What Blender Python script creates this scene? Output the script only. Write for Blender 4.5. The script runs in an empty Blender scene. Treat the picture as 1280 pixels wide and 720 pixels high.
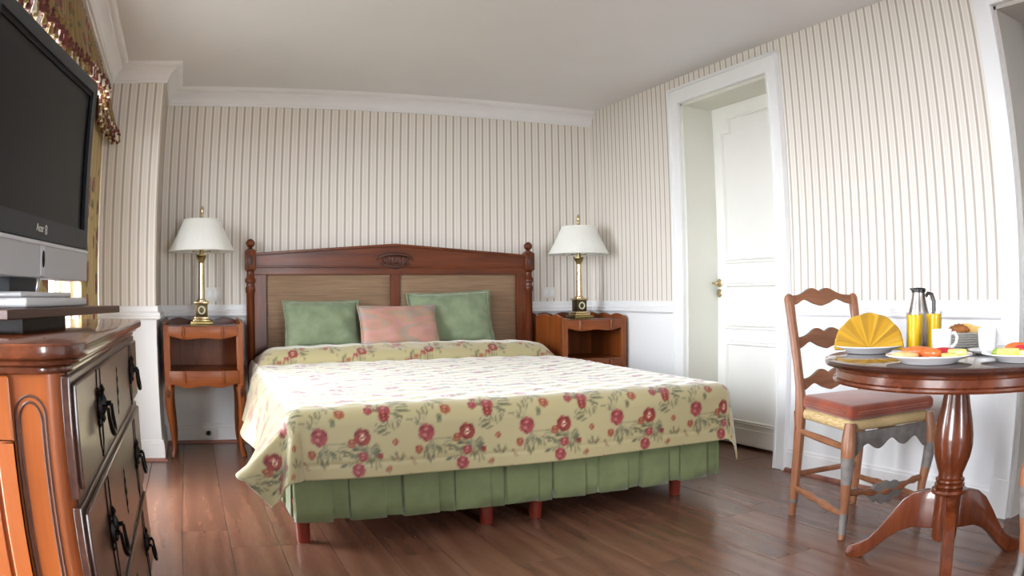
import bpy, bmesh, math, random
import numpy as np
from mathutils import Vector, Matrix

PI = math.pi
RND = random.Random(11)
SC = bpy.context.scene
COL = SC.collection

# ------------------------------------------------------------------ room numbers (metres)
D = 4.98        # back wall
R = 2.762       # right wall
H = 2.2225      # ceiling
ZC = 2.116      # crown bottom
D1 = 4.42       # pier front
L1 = -0.224     # pier right side
LB = -0.553     # face of the window beam
LW = -0.74      # window wall
YF = -1.9       # wall behind the camera

# ------------------------------------------------------------------ camera (wide lens with barrel distortion)
cam_d = bpy.data.cameras.new('camera')
cam = bpy.data.objects.new('camera', cam_d)
COL.objects.link(cam)
SC.camera = cam
cam_d.type = 'PANO'
cam_d.sensor_width = 36.0
cam_d.sensor_fit = 'HORIZONTAL'
cam_d.clip_start = 0.01
cam_d.panorama_type = 'FISHEYE_LENS_POLYNOMIAL'
cam_d.fisheye_fov = PI
cam_d.fisheye_polynomial_k0 = 0.0
cam_d.fisheye_polynomial_k1 = -0.03559988
cam_d.fisheye_polynomial_k2 = 9.8983e-07
cam_d.fisheye_polynomial_k3 = -4.8635e-06
cam_d.fisheye_polynomial_k4 = -1.83177e-08
F_ = Vector((0.39396645, 0.9190675, 0.01026477))
R_ = Vector((0.91911245, -0.39387865, -0.00958731))
U_ = Vector((0.00476832, -0.01321155, 0.99990135))
M = Matrix((R_, U_, -F_)).transposed().to_4x4()
M.translation = Vector((0, 0, 0.9))
cam.matrix_world = M

# ------------------------------------------------------------------ daylight
world = bpy.data.worlds.new('overcast_sky')
SC.world = world
world.use_nodes = True
bg = world.node_tree.nodes['Background']
bg.inputs['Color'].default_value = (0.91, 0.955, 1.0, 1)
bg.inputs['Strength'].default_value = 30.0
SC.view_settings.view_transform = 'Standard'
SC.view_settings.look = 'None'
SC.view_settings.gamma = 1.0
SC.view_settings.use_curve_mapping = False
SC.view_settings.exposure = 0.08
SC.cycles.use_denoising = True
SC.cycles.max_bounces = 10
SC.cycles.diffuse_bounces = 7
SC.cycles.transparent_max_bounces = 12
SC.cycles.sample_clamp_indirect = 6.0
SC.cycles.caustics_reflective = False
SC.cycles.caustics_refractive = False

# openings for daylight: (name, centre, rotation, width, height)
WIN1 = (1.95, 4.37, 0.12, 2.02)      # left wall  y0 y1 z0 z1
WIN2 = (0.10, 1.20, 0.12, 2.02)     # left wall, behind the camera
WIN3 = (0.95, 1.65, 0.30, 2.02)      # front wall x0 x1 z0 z1


def portal(name, loc, rot, w, h):
    l = bpy.data.lights.new(name, 'AREA')
    l.shape = 'RECTANGLE'
    l.size, l.size_y = w, h
    l.cycles.is_portal = True
    o = bpy.data.objects.new(name, l)
    o.location = loc
    o.rotation_euler = rot
    COL.objects.link(o)


portal('window_portal', (LW - 0.2, (WIN1[0] + WIN1[1]) / 2, (WIN1[2] + WIN1[3]) / 2), (0, -PI / 2, 0), WIN1[3] - WIN1[2], WIN1[1] - WIN1[0])
portal('window_portal', (LW - 0.2, (WIN2[0] + WIN2[1]) / 2, (WIN2[2] + WIN2[3]) / 2), (0, -PI / 2, 0), WIN2[3] - WIN2[2], WIN2[1] - WIN2[0])
portal('window_portal', ((WIN3[0] + WIN3[1]) / 2, YF - 0.2, (WIN3[2] + WIN3[3]) / 2), (PI / 2, 0, 0), WIN3[1] - WIN3[0], WIN3[3] - WIN3[2])


# ================================================================== helpers
def lin(c):
    return tuple(((v / 255) / 12.92 if v / 255 <= 0.04045 else ((v / 255 + 0.055) / 1.055) ** 2.4) for v in c)


class NT:
    """small wrapper to write node trees"""
    def __init__(self, name):
        self.m = bpy.data.materials.new(name)
        self.m.use_nodes = True
        self.t = self.m.node_tree
        self.b = self.t.nodes['Principled BSDF']
        self.out = self.t.nodes['Material Output']

    def n(self, typ, **kw):
        x = self.t.nodes.new(typ)
        for k, v in kw.items():
            setattr(x, k, v)
        return x

    def l(self, a, b):
        self.t.links.new(a, b)

    def math(self, op, a, b=None, c=None, clamp=False):
        x = self.n('ShaderNodeMath', operation=op, use_clamp=clamp)
        for i, v in enumerate((a, b, c)):
            if v is None:
                continue
            if isinstance(v, (int, float)):
                x.inputs[i].default_value = v
            else:
                self.l(v, x.inputs[i])
        return x.outputs[0]

    def ramp(self, fac, stops, interp='LINEAR'):
        x = self.n('ShaderNodeValToRGB')
        x.color_ramp.interpolation = interp
        e = x.color_ramp.elements
        while len(e) < len(stops):
            e.new(0.5)
        for el, (p, c) in zip(e, stops):
            el.position = p
            el.color = (*c, 1) if len(c) == 3 else c
        self.l(fac, x.inputs[0])
        return x.outputs[0]

    def mix(self, fac, a, b, blend='MIX'):
        x = self.n('ShaderNodeMix', data_type='RGBA', blend_type=blend)
        for i, v in ((0, fac), (6, a), (7, b)):
            if isinstance(v, (int, float)):
                x.inputs[i].default_value = v
            elif isinstance(v, tuple):
                x.inputs[i].default_value = (*v, 1)
            else:
                self.l(v, x.inputs[i])
        return x.outputs[2]

    def coord(self, kind='Object', scale=(1, 1, 1), loc=(0, 0, 0)):
        tc = self.n('ShaderNodeTexCoord')
        mp = self.n('ShaderNodeMapping')
        mp.inputs['Scale'].default_value = scale
        mp.inputs['Location'].default_value = loc
        self.l(tc.outputs[kind], mp.inputs[0])
        return mp.outputs[0]

    def noise(self, vec, scale=5, detail=4, rough=0.5, dist=0):
        x = self.n('ShaderNodeTexNoise')
        x.inputs['Scale'].default_value = scale
        x.inputs['Detail'].default_value = detail
        x.inputs['Roughness'].default_value = rough
        x.inputs['Distortion'].default_value = dist
        self.l(vec, x.inputs['Vector'])
        return x.outputs[0]

    def bump(self, h, strength=0.2, dist=0.01):
        x = self.n('ShaderNodeBump')
        x.inputs['Strength'].default_value = strength
        x.inputs['Distance'].default_value = dist
        self.l(h, x.inputs['Height'])
        self.l(x.outputs[0], self.b.inputs['Normal'])

    def set(self, **kw):
        names = dict(col='Base Color', rough='Roughness', metal='Metallic', spec='Specular IOR Level', coat='Coat Weight', coatr='Coat Roughness',
                     sheen='Sheen Weight', sheenr='Sheen Roughness', trans='Transmission Weight', ior='IOR', alpha='Alpha', sss='Subsurface Weight')
        for k, v in kw.items():
            s = self.b.inputs[names[k]]
            if hasattr(v, 'links') or hasattr(v, 'is_linked'):
                self.l(v, s)
            elif isinstance(v, tuple):
                s.default_value = (*v, 1) if len(v) == 3 else v
            else:
                s.default_value = v
        return self


def plain(name, rgb, rough=0.5, var=0.06, vscale=6, bump=0.0, bscale=200, **kw):
    t = NT(name)
    c = lin(rgb)
    v = t.coord()
    nz = t.noise(v, vscale, 3)
    d = tuple(x * (1 - var * 2) for x in c)
    u = tuple(min(1, x * (1 + var)) for x in c)
    t.set(col=t.ramp(nz, [(0.3, d), (0.7, u)]), rough=rough, **kw)
    if bump:
        t.bump(t.noise(v, bscale, 2), bump, 0.004)
    return t.m


def wood(name, dark, light, axis='x', rough=0.35, scale=1.0, coat=0.0, coatr=0.15, contrast=1.0, spec=0.5):
    t = NT(name)
    s = {'x': (1.2, 14, 14), 'y': (14, 1.2, 14), 'z': (14, 14, 1.2)}[axis]
    v = t.coord('Object', tuple(k * scale for k in s))
    a = t.noise(v, 1.6, 6, 0.6, 0.8)
    b = t.noise(v, 7, 3, 0.5)
    f = t.math('ADD', t.math('MULTIPLY', a, 0.75), t.math('MULTIPLY', b, 0.25))
    lo, hi = 0.5 - 0.16 / contrast, 0.5 + 0.16 / contrast
    t.set(col=t.ramp(f, [(lo, lin(dark)), (hi, lin(light))]), rough=rough, coat=coat, coatr=coatr, spec=spec)
    t.bump(f, 0.06, 0.003)
    return t.m


class MB:
    """collects geometry for ONE mesh object"""
    def __init__(self):
        self.v, self.f, self.mi = [], [], []

    def add(self, vs, fs, m=0, mat=None):
        o = len(self.v)
        for p in vs:
            p = Vector(p)
            self.v.append(mat @ p if mat is not None else p)
        for q in fs:
            self.f.append([i + o for i in q])
            self.mi.append(m)
        return self

    def box(self, x0, x1, y0, y1, z0, z1, m=0, mat=None):
        vs = [(x0, y0, z0), (x1, y0, z0), (x1, y1, z0), (x0, y1, z0), (x0, y0, z1), (x1, y0, z1), (x1, y1, z1), (x0, y1, z1)]
        fs = [(0, 3, 2, 1), (4, 5, 6, 7), (0, 1, 5, 4), (1, 2, 6, 5), (2, 3, 7, 6), (3, 0, 4, 7)]
        return self.add(vs, fs, m, mat)

    def lathe(self, prof, seg=32, c=(0, 0, 0), m=0, mat=None, cap=True, ripple=None):
        vs, fs = [], []
        for r, z in prof:
            for k in range(seg):
                a = 2 * PI * k / seg
                rr = r * (ripple(k) if ripple else 1)
                vs.append((c[0] + rr * math.cos(a), c[1] + rr * math.sin(a), c[2] + z))
        n = len(prof)
        for i in range(n - 1):
            for k in range(seg):
                k2 = (k + 1) % seg
                fs.append((i * seg + k, i * seg + k2, (i + 1) * seg + k2, (i + 1) * seg + k))
        if cap:
            if prof[0][0] > 1e-5:
                fs.append(tuple(range(seg - 1, -1, -1)))
            if prof[-1][0] > 1e-5:
                fs.append(tuple((n - 1) * seg + k for k in range(seg)))
        return self.add(vs, fs, m, mat)

    def tube(self, pts, rad, seg=8, m=0, mat=None, closed=False, flat=1.0):
        pts = [Vector(p) for p in pts]
        n = len(pts)
        rs = rad if isinstance(rad, (list, tuple)) else [rad] * n
        vs, fs = [], []
        up = None
        for i, p in enumerate(pts):
            if closed:
                t = pts[(i + 1) % n] - pts[i - 1]
            else:
                t = pts[min(i + 1, n - 1)] - pts[max(i - 1, 0)]
            t.normalize()
            if up is None:
                up = Vector((0, 0, 1)) if abs(t.z) < 0.9 else Vector((1, 0, 0))
            a = t.cross(up)
            a.normalize()
            b = a.cross(t)
            b.normalize()
            up = b
            for k in range(seg):
                g = 2 * PI * (k + 0.5) / seg
                vs.append(p + a * (rs[i] * math.cos(g)) + b * (rs[i] * flat * math.sin(g)))
        lim = n if closed else n - 1
        for i in range(lim):
            j = (i + 1) % n
            for k in range(seg):
                k2 = (k + 1) % seg
                fs.append((i * seg + k, i * seg + k2, j * seg + k2, j * seg + k))
        if not closed:
            fs.append(tuple(range(seg - 1, -1, -1)))
            fs.append(tuple((n - 1) * seg + k for k in range(seg)))
        return self.add(vs, fs, m, mat)

    def prism(self, poly, d0, d1, plane='xz', m=0, mat=None, edge_m=None):
        """extrude a 2-d outline; plane 'xz' extrudes along y, 'yz' along x, 'xy' along z"""
        n = len(poly)
        mk = {'xz': lambda a, b, d: (a, d, b), 'yz': lambda a, b, d: (d, a, b), 'xy': lambda a, b, d: (a, b, d)}[plane]
        vs = [mk(a, b, d0) for a, b in poly] + [mk(a, b, d1) for a, b in poly]
        o = len(self.f)
        self.add(vs, [tuple(range(n)), tuple(range(2 * n - 1, n - 1, -1))], m, mat)
        off = len(self.v) - 2 * n
        for i in range(n):
            j = (i + 1) % n
            self.f.append([off + i, off + n + i, off + n + j, off + j])
            self.mi.append(m if edge_m is None else edge_m)
        return self

    def grid(self, fn, nu, nv, m=0, mat=None, wrap_u=False):
        vs = [fn(i, j) for j in range(nv) for i in range(nu)]
        fs = []
        for j in range(nv - 1):
            for i in range(nu if wrap_u else nu - 1):
                i2 = (i + 1) % nu
                fs.append((j * nu + i, j * nu + i2, (j + 1) * nu + i2, (j + 1) * nu + i))
        return self.add(vs, fs, m, mat)

    def sweep(self, prof, path, side=1, m=0):
        """sweep a (out, z) profile along a plan path with mitred corners; out points to the side of travel"""
        P = [Vector((x, y)) for x, y in path]
        n = len(P)
        nr = []
        for i in range(n - 1):
            t = (P[i + 1] - P[i]).normalized()
            nr.append(Vector((t.y, -t.x)) * side)
        vs = []
        k = len(prof)
        for i in range(n):
            if i == 0:
                mv = nr[0]
            elif i == n - 1:
                mv = nr[-1]
            else:
                s = nr[i - 1] + nr[i]
                mv = s / max(1e-6, s.dot(nr[i]))
            for o, z in prof:
                q = P[i] + mv * o
                vs.append((q.x, q.y, z))
        fs = []
        for i in range(n - 1):
            for a in range(k - 1):
                fs.append((i * k + a, (i + 1) * k + a, (i + 1) * k + a + 1, i * k + a + 1))
        fs.append(tuple(range(k)))
        fs.append(tuple((n - 1) * k + a for a in range(k - 1, -1, -1)))
        return self.add(vs, fs, m)

    def build(self, name, mats, parent=None, smooth=35, bevel=0.0, bseg=2, local=False, solid=None, fix=True):
        """parent: object whose space the verts go to (verts are world unless local=True)"""
        if not isinstance(mats, (list, tuple)):
            mats = [mats]
        me = bpy.data.meshes.new(name)
        vs = self.v
        if parent is not None and not local:
            inv = wm(parent).inverted()
            vs = [inv @ p for p in vs]
        me.from_pydata([tuple(p) for p in vs], [], self.f)
        for mt in mats:
            me.materials.append(mt)
        me.polygons.foreach_set('material_index', self.mi)
        if bevel or fix:
            bm = bmesh.new()
            bm.from_mesh(me)
            bmesh.ops.remove_doubles(bm, verts=bm.verts, dist=1e-5)
            if fix:
                bmesh.ops.recalc_face_normals(bm, faces=bm.faces)
            if bevel:
                ed = [e for e in bm.edges if len(e.link_faces) == 2 and e.calc_face_angle(0) > math.radians(40)]
                bmesh.ops.bevel(bm, geom=ed, offset=bevel, segments=bseg, affect='EDGES', profile=0.5, clamp_overlap=True)
            bm.to_mesh(me)
            bm.free()
        if smooth:
            me.shade_smooth()
            if smooth < 180:
                me.set_sharp_from_angle(angle=math.radians(smooth))
        o = bpy.data.objects.new(name, me)
        COL.objects.link(o)
        if parent is not None:
            o.parent = parent
        if solid:
            md = o.modifiers.new('solid', 'SOLIDIFY')
            md.thickness = solid
            md.offset = -1
            if len(mats) > 1:
                md.material_offset = 1
                md.material_offset_rim = 0
        return o


def wm(o):
    m = Matrix.Translation(o.location) @ o.rotation_euler.to_matrix().to_4x4()
    return (wm(o.parent) @ m) if o.parent else m


def tag(o, label, cat, group=None):
    o['label'] = label
    o['category'] = cat
    if group:
        o['group'] = group
    return o


def thing(name, label, cat, loc=(0, 0, 0), rz=0.0, group=None):
    o = bpy.data.objects.new(name, None)
    o.empty_display_size = 0.1
    COL.objects.link(o)
    o.location = loc
    o.rotation_euler = (0, 0, rz)
    return tag(o, label, cat, group)


def struct(o):
    o['kind'] = 'structure'
    return o


def copy_tree(o, parent=None):
    c = o.copy()
    COL.objects.link(c)
    if parent is not None:
        c.parent = parent
    for ch in list(o.children):
        copy_tree(ch, c)
    return c


def smoothstep(a, b, x):
    t = min(1, max(0, (x - a) / (b - a)))
    return t * t * (3 - 2 * t)


def T(x, y, z, rz=0.0, rx=0.0, ry=0.0):
    return Matrix.Translation((x, y, z)) @ Matrix.Rotation(rz, 4, 'Z') @ Matrix.Rotation(ry, 4, 'Y') @ Matrix.Rotation(rx, 4, 'X')


# ================================================================== materials
def wallpaper(name, axis, phase):
    t = NT(name)
    g = t.n('ShaderNodeNewGeometry')
    sp = t.n('ShaderNodeSeparateXYZ')
    t.l(g.outputs['Position'], sp.inputs[0])
    u = t.math('DIVIDE', t.math('SUBTRACT', sp.outputs[axis], phase), 0.0525)
    fr = t.math('FRACT', u)
    dark, cream, mid, pale = lin((186, 176, 165)), lin((233, 228, 220)), lin((217, 209, 199)), lin((240, 237, 232))
    stripes = t.ramp(fr, [(0.0, dark), (0.13, dark), (0.2, pale), (0.36, cream), (0.44, mid), (0.52, pale), (0.60, mid), (0.70, cream), (0.86, pale), (0.95, dark)])
    paint = lin((236, 238, 241))
    low = t.math('LESS_THAN', sp.outputs[2], 0.83)
    t.set(col=t.mix(low, stripes, paint), rough=t.math('SUBTRACT', 0.7, t.math('MULTIPLY', low, 0.25)), spec=0.3)
    return t.m


M_PAPER_X = wallpaper('striped_wallpaper_back', 0, R + 0.003 - 0.0525 * 80)
M_PAPER_Y = wallpaper('striped_wallpaper_side', 1, 1.627 - 0.0525 * 80)
M_PAINT = plain('white_gloss_paint', (238, 239, 241), 0.38, 0.015, 3)
M_DOORPAINT = plain('white_door_paint', (240, 240, 237), 0.35, 0.012, 3)
M_JAMB = plain('cream_jamb_paint', (222, 222, 212), 0.45, 0.015, 3)
M_CEIL = plain('ceiling_paint', (232, 233, 237), 0.8, 0.012, 2)
M_GREYWALL = plain('hallway_paint', (196, 192, 186), 0.8, 0.02, 2)
M_SHOE = wood('shoe_moulding_wood', (120, 72, 58), (160, 110, 96), 'x', 0.4)


def floor_material():
    t = NT('walnut_laminate')
    oi = t.n('ShaderNodeObjectInfo')
    tc = t.n('ShaderNodeTexCoord')
    off = t.n('ShaderNodeVectorMath', operation='ADD')
    mul = t.n('ShaderNodeVectorMath', operation='SCALE')
    cmb = t.n('ShaderNodeCombineXYZ')
    t.l(oi.outputs['Random'], cmb.inputs[0])
    t.l(oi.outputs['Random'], cmb.inputs[1])
    t.l(oi.outputs['Random'], cmb.inputs[2])
    t.l(cmb.outputs[0], mul.inputs[0])
    mul.inputs['Scale'].default_value = 37.0
    t.l(tc.outputs['Object'], off.inputs[0])
    t.l(mul.outputs[0], off.inputs[1])
    mp = t.n('ShaderNodeMapping')
    mp.inputs['Scale'].default_value = (6, 0.8, 6)
    t.l(off.outputs[0], mp.inputs[0])
    a = t.noise(mp.outputs[0], 1.0, 5, 0.55, 0.7)
    rings = t.n('ShaderNodeTexWave', wave_type='BANDS', bands_direction='X')
    rings.inputs['Scale'].default_value = 0.55
    rings.inputs['Distortion'].default_value = 9
    rings.inputs['Detail'].default_value = 3
    rings.inputs['Detail Scale'].default_value = 1.2
    t.l(mp.outputs[0], rings.inputs[0])
    fine = t.noise(mp.outputs[0], 12, 3, 0.6)
    f = t.math('ADD', t.math('ADD', t.math('MULTIPLY', a, 0.64), t.math('MULTIPLY', rings.outputs[1], 0.14)), t.math('MULTIPLY', fine, 0.22))
    c = t.ramp(f, [(0.22, lin((88, 56, 43))), (0.5, lin((110, 74, 57))), (0.8, lin((132, 95, 76)))])
    v = t.math('ADD', 0.86, t.math('MULTIPLY', oi.outputs['Random'], 0.26))
    sc = t.n('ShaderNodeVectorMath', operation='SCALE')
    t.l(c, sc.inputs[0])
    t.l(v, sc.inputs['Scale'])
    t.set(col=sc.outputs[0], rough=0.27, spec=0.55)
    return t.m


M_FLOOR = floor_material()
M_FLOORGAP = plain('floor_joint', (48, 30, 24), 0.8)

M_CHERRY_X = wood('cherry_wood_x', (72, 29, 8), (116, 54, 17), 'x', 0.33, coat=0.08, spec=0.35)
M_CHERRY_Z = wood('cherry_wood_z', (72, 29, 8), (116, 54, 17), 'z', 0.33, coat=0.08, spec=0.35)
M_CARVE = wood('carved_wood', (52, 24, 14), (84, 42, 24), 'x', 0.4)
M_HEADFAB = NT('headboard_fabric')
_v = M_HEADFAB.coord('Object', (6, 6, 320))
M_HEADFAB.set(col=M_HEADFAB.ramp(M_HEADFAB.noise(_v, 1.0, 3), [(0.3, lin((116, 90, 66))), (0.7, lin((148, 119, 92)))]), rough=0.7, sheen=0.3)
M_HEADFAB.bump(M_HEADFAB.noise(_v, 1.0, 2), 0.2, 0.002)
M_HEADFAB = M_HEADFAB.m
M_LEGRED = wood('bed_leg_wood', (92, 28, 18), (132, 48, 30), 'z', 0.3, coat=0.3)
M_NS_X = wood('nightstand_wood_x', (102, 48, 17), (146, 78, 34), 'x', 0.36, coat=0.06, spec=0.35)
M_NS_Z = wood('nightstand_wood_z', (102, 48, 17), (146, 78, 34), 'z', 0.36, coat=0.06, spec=0.35)
M_NS_TOP = wood('nightstand_top_wood', (78, 32, 16), (116, 56, 30), 'x', 0.22, coat=0.4)
M_CHEST_SIDE = wood('chest_side_wood', (122, 58, 18), (152, 80, 30), 'z', 0.36, 0.7, coat=0.2)
M_CHEST_FRONT = wood('chest_front_wood', (58, 35, 28), (86, 56, 46), 'y', 0.28, coat=0.45)
M_CHEST_TOP = wood('chest_top_wood', (66, 32, 20), (104, 56, 34), 'y', 0.2, coat=0.6, coatr=0.08)
M_BOARD = wood('swivel_board_wood', (52, 24, 18), (74, 38, 28), 'x', 0.35)
M_TABLE = wood('mahogany_table', (76, 32, 15), (106, 52, 27), 'x', 0.25, coat=0.5, coatr=0.08)
M_TABLE_TOP = wood('mahogany_table_top', (44, 20, 14), (64, 32, 22), 'x', 0.16, coat=0.6, coatr=0.06)
M_TABLE_Z = wood('mahogany_table_z', (74, 30, 12), (106, 52, 26), 'z', 0.25, coat=0.5, coatr=0.08)
M_CHAIR = wood('chair_wood', (122, 76, 49), (160, 108, 77), 'z', 0.42, coat=0.1)
M_CHAIR_X = wood('chair_rail_wood', (114, 68, 42), (150, 98, 66), 'x', 0.42, coat=0.1)
M_GREYPAINT = plain('worn_grey_paint', (122, 116, 112), 0.55, 0.14, 30)
M_RUSH = NT('woven_rush')
_v = M_RUSH.coord('Object', (260, 20, 260))
M_RUSH.set(col=M_RUSH.ramp(M_RUSH.noise(_v, 1, 3), [(0.3, lin((176, 146, 96))), (0.7, lin((222, 198, 150)))]), rough=0.8)
M_RUSH.bump(M_RUSH.noise(_v, 1, 2), 0.5, 0.004)
M_RUSH = M_RUSH.m
M_TERRA = plain('terracotta_fabric', (146, 64, 36), 0.85, 0.16, 9, 0.15, 300, sheen=0.3)
M_BRASS = NT('polished_brass').set(col=lin((208, 186, 142)), metal=1.0, rough=0.2).m
M_BRASS_D = NT('aged_brass').set(col=lin((150, 132, 84)), metal=1.0, rough=0.35).m
M_LAMPBLK = NT('lamp_dark_bronze').set(col=lin((84, 72, 48)), metal=0.9, rough=0.3).m
M_IVORY = plain('wreath_ivory', (224, 220, 196), 0.5)
M_IRON = NT('black_iron').set(col=lin((26, 24, 24)), metal=0.85, rough=0.38).m
M_CHROME = NT('brushed_steel').set(col=lin((176, 170, 166)), metal=1.0, rough=0.3).m
M_STEELDARK = NT('dark_steel').set(col=lin((80, 78, 78)), metal=0.9, rough=0.3).m


def shade_mat():
    t = NT('pleated_lamp_shade')
    t.set(col=lin((246, 247, 243)), rough=0.8)
    tr = t.n('ShaderNodeBsdfTranslucent')
    tr.inputs['Color'].default_value = (*lin((236, 234, 222)), 1)
    mx = t.n('ShaderNodeMixShader')
    mx.inputs[0].default_value = 0.12
    t.l(t.b.outputs[0], mx.inputs[1])
    t.l(tr.outputs[0], mx.inputs[2])
    t.l(mx.outputs[0], t.out.inputs[0])
    return t.m


M_SHADE = shade_mat()
M_TV = plain('tv_dark_plastic', (40, 43, 47), 0.45, 0.02, spec=0.3)
M_TVBLACK = plain('tv_gloss_black', (5, 5, 7), 0.4, 0.0, spec=0.15)
M_SCREEN = NT('tv_screen').set(col=lin((14, 14, 16)), rough=0.35, spec=0.15).m
M_SILVER = NT('tv_silver').set(col=lin((176, 176, 178)), metal=0.25, rough=0.5).m
M_SILVERL = NT('tv_silver_light').set(col=lin((200, 200, 202)), metal=0.25, rough=0.45).m
M_LOGO = plain('logo_print', (206, 202, 194), 0.4)
M_PLATE = plain('porcelain', (240, 241, 243), 0.15, 0.0, coat=0.4)
M_PLASTIC = plain('white_switch_plastic', (232, 230, 226), 0.35, 0.01)
M_LINING = plain('white_lining', (240, 240, 244), 0.8, 0.02)
M_NAPKIN = plain('yellow_napkin', (190, 146, 26), 0.85, 0.06, 12, sheen=0.2)


def velvet(name, rgb, var=0.2):
    t = NT(name)
    v = t.coord('Object', (1, 1, 1))
    n = t.noise(v, 14, 4, 0.6, 0.5)
    c = lin(rgb)
    t.set(col=t.ramp(n, [(0.3, tuple(x * (1 - var) for x in c)), (0.7, tuple(min(1, x * (1 + var)) for x in c))]), rough=0.75, sheen=0.5, sheenr=0.4)
    t.bump(t.noise(v, 30, 3), 0.12, 0.006)
    return t.m


M_GREENCUSH = velvet('sage_velvet', (120, 133, 104), 0.2)
M_SKIRT = velvet('sage_skirt', (113, 124, 84), 0.12)


def pink_cushion():
    t = NT('pink_moire')
    v = t.coord('Object', (3.0, 1, 9))
    n = t.noise(v, 1.2, 3, 0.5, 1.4)
    t.set(col=t.ramp(n, [(0.2, lin((172, 138, 130))), (0.42, lin((176, 126, 116))), (0.5, lin((160, 130, 104))), (0.58, lin((144, 134, 132))), (0.68, lin((180, 118, 108))), (0.85, lin((166, 140, 136)))]), rough=0.5, sheen=0.3)
    t.bump(t.noise(t.coord('Object'), 40, 2), 0.06, 0.004)
    return t.m


M_PINK = pink_cushion()


def curtain_mat(name, base, s=9.0):
    t = NT(name)
    v = t.coord('UV', (1, 1, 1))
    vo = t.n('ShaderNodeTexVoronoi')
    vo.inputs['Scale'].default_value = s
    t.l(v, vo.inputs['Vector'])
    n = t.noise(v, s * 3, 3)
    d = t.math('ADD', vo.outputs['Distance'], t.math('MULTIPLY', n, 0.3))
    flower = t.ramp(d, [(0.38, lin((108, 30, 30))), (0.46, lin((150, 80, 62))), (0.54, lin((76, 80, 46))), (0.64, lin(base))])
    big = t.noise(v, s * 0.35, 2)
    k = t.ramp(big, [(0.38, (0, 0, 0)), (0.48, (1, 1, 1))])
    t.set(col=t.mix(k, lin(base), flower), rough=0.7, sheen=0.2)
    return t.m


M_CURTAIN = curtain_mat('gold_floral_curtain', (172, 150, 98))
M_VALANCE = curtain_mat('gold_floral_valance', (138, 112, 62), 7.0)
M_FRINGE_R = plain('fringe_burgundy', (112, 56, 50), 0.8, 0.25, 60)
M_FRINGE_W = plain('fringe_ivory', (226, 216, 196), 0.8, 0.1, 60)
M_FRINGE_G = plain('fringe_gold', (150, 122, 70), 0.8, 0.2, 60)


def glass_pane():
    t = NT('window_glass')
    tr = t.n('ShaderNodeBsdfTransparent')
    gl = t.n('ShaderNodeBsdfGlossy')
    gl.inputs['Roughness'].default_value = 0.02
    fr = t.n('ShaderNodeFresnel')
    fr.inputs['IOR'].default_value = 1.3
    mx = t.n('ShaderNodeMixShader')
    t.l(t.math('MULTIPLY', fr.outputs[0], 0.4), mx.inputs[0])
    t.l(tr.outputs[0], mx.inputs[1])
    t.l(gl.outputs[0], mx.inputs[2])
    t.l(mx.outputs[0], t.out.inputs[0])
    return t.m


M_PANE = glass_pane()
M_GLASS = glass_pane()
M_GLASS.name = 'tumbler_glass'
M_JUICE = plain('orange_juice', (236, 186, 14), 0.25, 0.03, 30)

# ================================================================== the setting
# ---- floor and planks
fl = struct(MB().box(LW - 0.2, 4.3, YF - 0.2, D + 0.05, -0.06, -0.006).build('floor', M_FLOORGAP, smooth=0, bevel=0))
PW, PL = 0.1865, 1.286
pl_mesh = MB().box(-PW / 2 + 0.0010, PW / 2 - 0.0010, 0.0, PL - 0.0016, -0.005, 0.0).build('plank', M_FLOOR, fl, smooth=0, bevel=0.0011, bseg=1)
first = True
rows = range(-6, 15)
for r_ in rows:
    x = 0.268 + r_ * PW + PW / 2
    if r_ == -1:
        ph = 2.785
    elif r_ == 10:
        ph = 2.497
    else:
        ph = 2.785 + (r_ * 0.413 % 1) * PL
    y0 = ph - PL * 6
    while y0 < D:
        a, b = max(y0, YF), min(y0 + PL, D)
        if b - a > 0.02:
            o = pl_mesh if first else pl_mesh.copy()
            if not first:
                COL.objects.link(o)
            first = False
            o.parent = fl
            o.location = (x, a, 0)
            o.scale = (1, (b - a) / PL, 1)
        y0 += PL

# ---- ceiling and walls
struct(MB().box(LW - 0.3, 4.3, YF - 0.2, D + 0.2, H, H + 0.12).build('ceiling', M_CEIL, smooth=0))
struct(MB().box(L1 - 0.02, R + 0.3, D, D + 0.15, -0.05, H + 0.05).build('wall_back', M_PAPER_X, smooth=0))
struct(MB().box(LW - 0.25, L1, D1, D + 0.15, -0.05, H + 0.05).build('wall_pier', M_PAPER_X, smooth=0))
YA, YB, YC, YD_ = 3.918, 2.922, 1.595, 1.499
DO0, DO1, DOZ = 3.0, 3.829, 2.05       # door opening
WO0, WO1, WOZ = 0.35, 1.499, 2.041     # wide opening
w = MB()
X2 = R + 0.225
w.box(R, X2, DO1, D + 0.1, -0.05, H + 0.05)
w.box(R, X2, DO0, DO1, DOZ, H + 0.05)
w.box(R, X2, WO1, DO0, -0.05, H + 0.05)
w.box(R, X2, WO0, WO1, WOZ, H + 0.05)
w.box(R, X2, YF - 0.15, WO0, -0.05, H + 0.05)
struct(w.build('wall_right', M_PAPER_Y, smooth=0))


def wall_with_holes(name, a0, a1, holes, plane, p0, p1, mat):
    m = MB()
    cur = a0
    def bx(u0, u1, z0, z1):
        if plane == 'x':
            m.box(p0, p1, u0, u1, z0, z1)
        else:
            m.box(u0, u1, p0, p1, z0, z1)
    for (u0, u1, z0, z1) in sorted(holes):
        bx(cur, u0, -0.05, H + 0.05)
        bx(u0, u1, -0.05, z0)
        bx(u0, u1, z1, H + 0.05)
        cur = u1
    bx(cur, a1, -0.05, H + 0.05)
    return struct(m.build(name, mat, smooth=0))


wall_with_holes('wall_left', YF - 0.15, D1, [WIN1, WIN2], 'x', LW - 0.18, LW, M_PAPER_Y)
wall_with_holes('wall_front', LW - 0.18, R, [WIN3], 'y', YF - 0.18, YF, M_PAPER_X)
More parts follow.
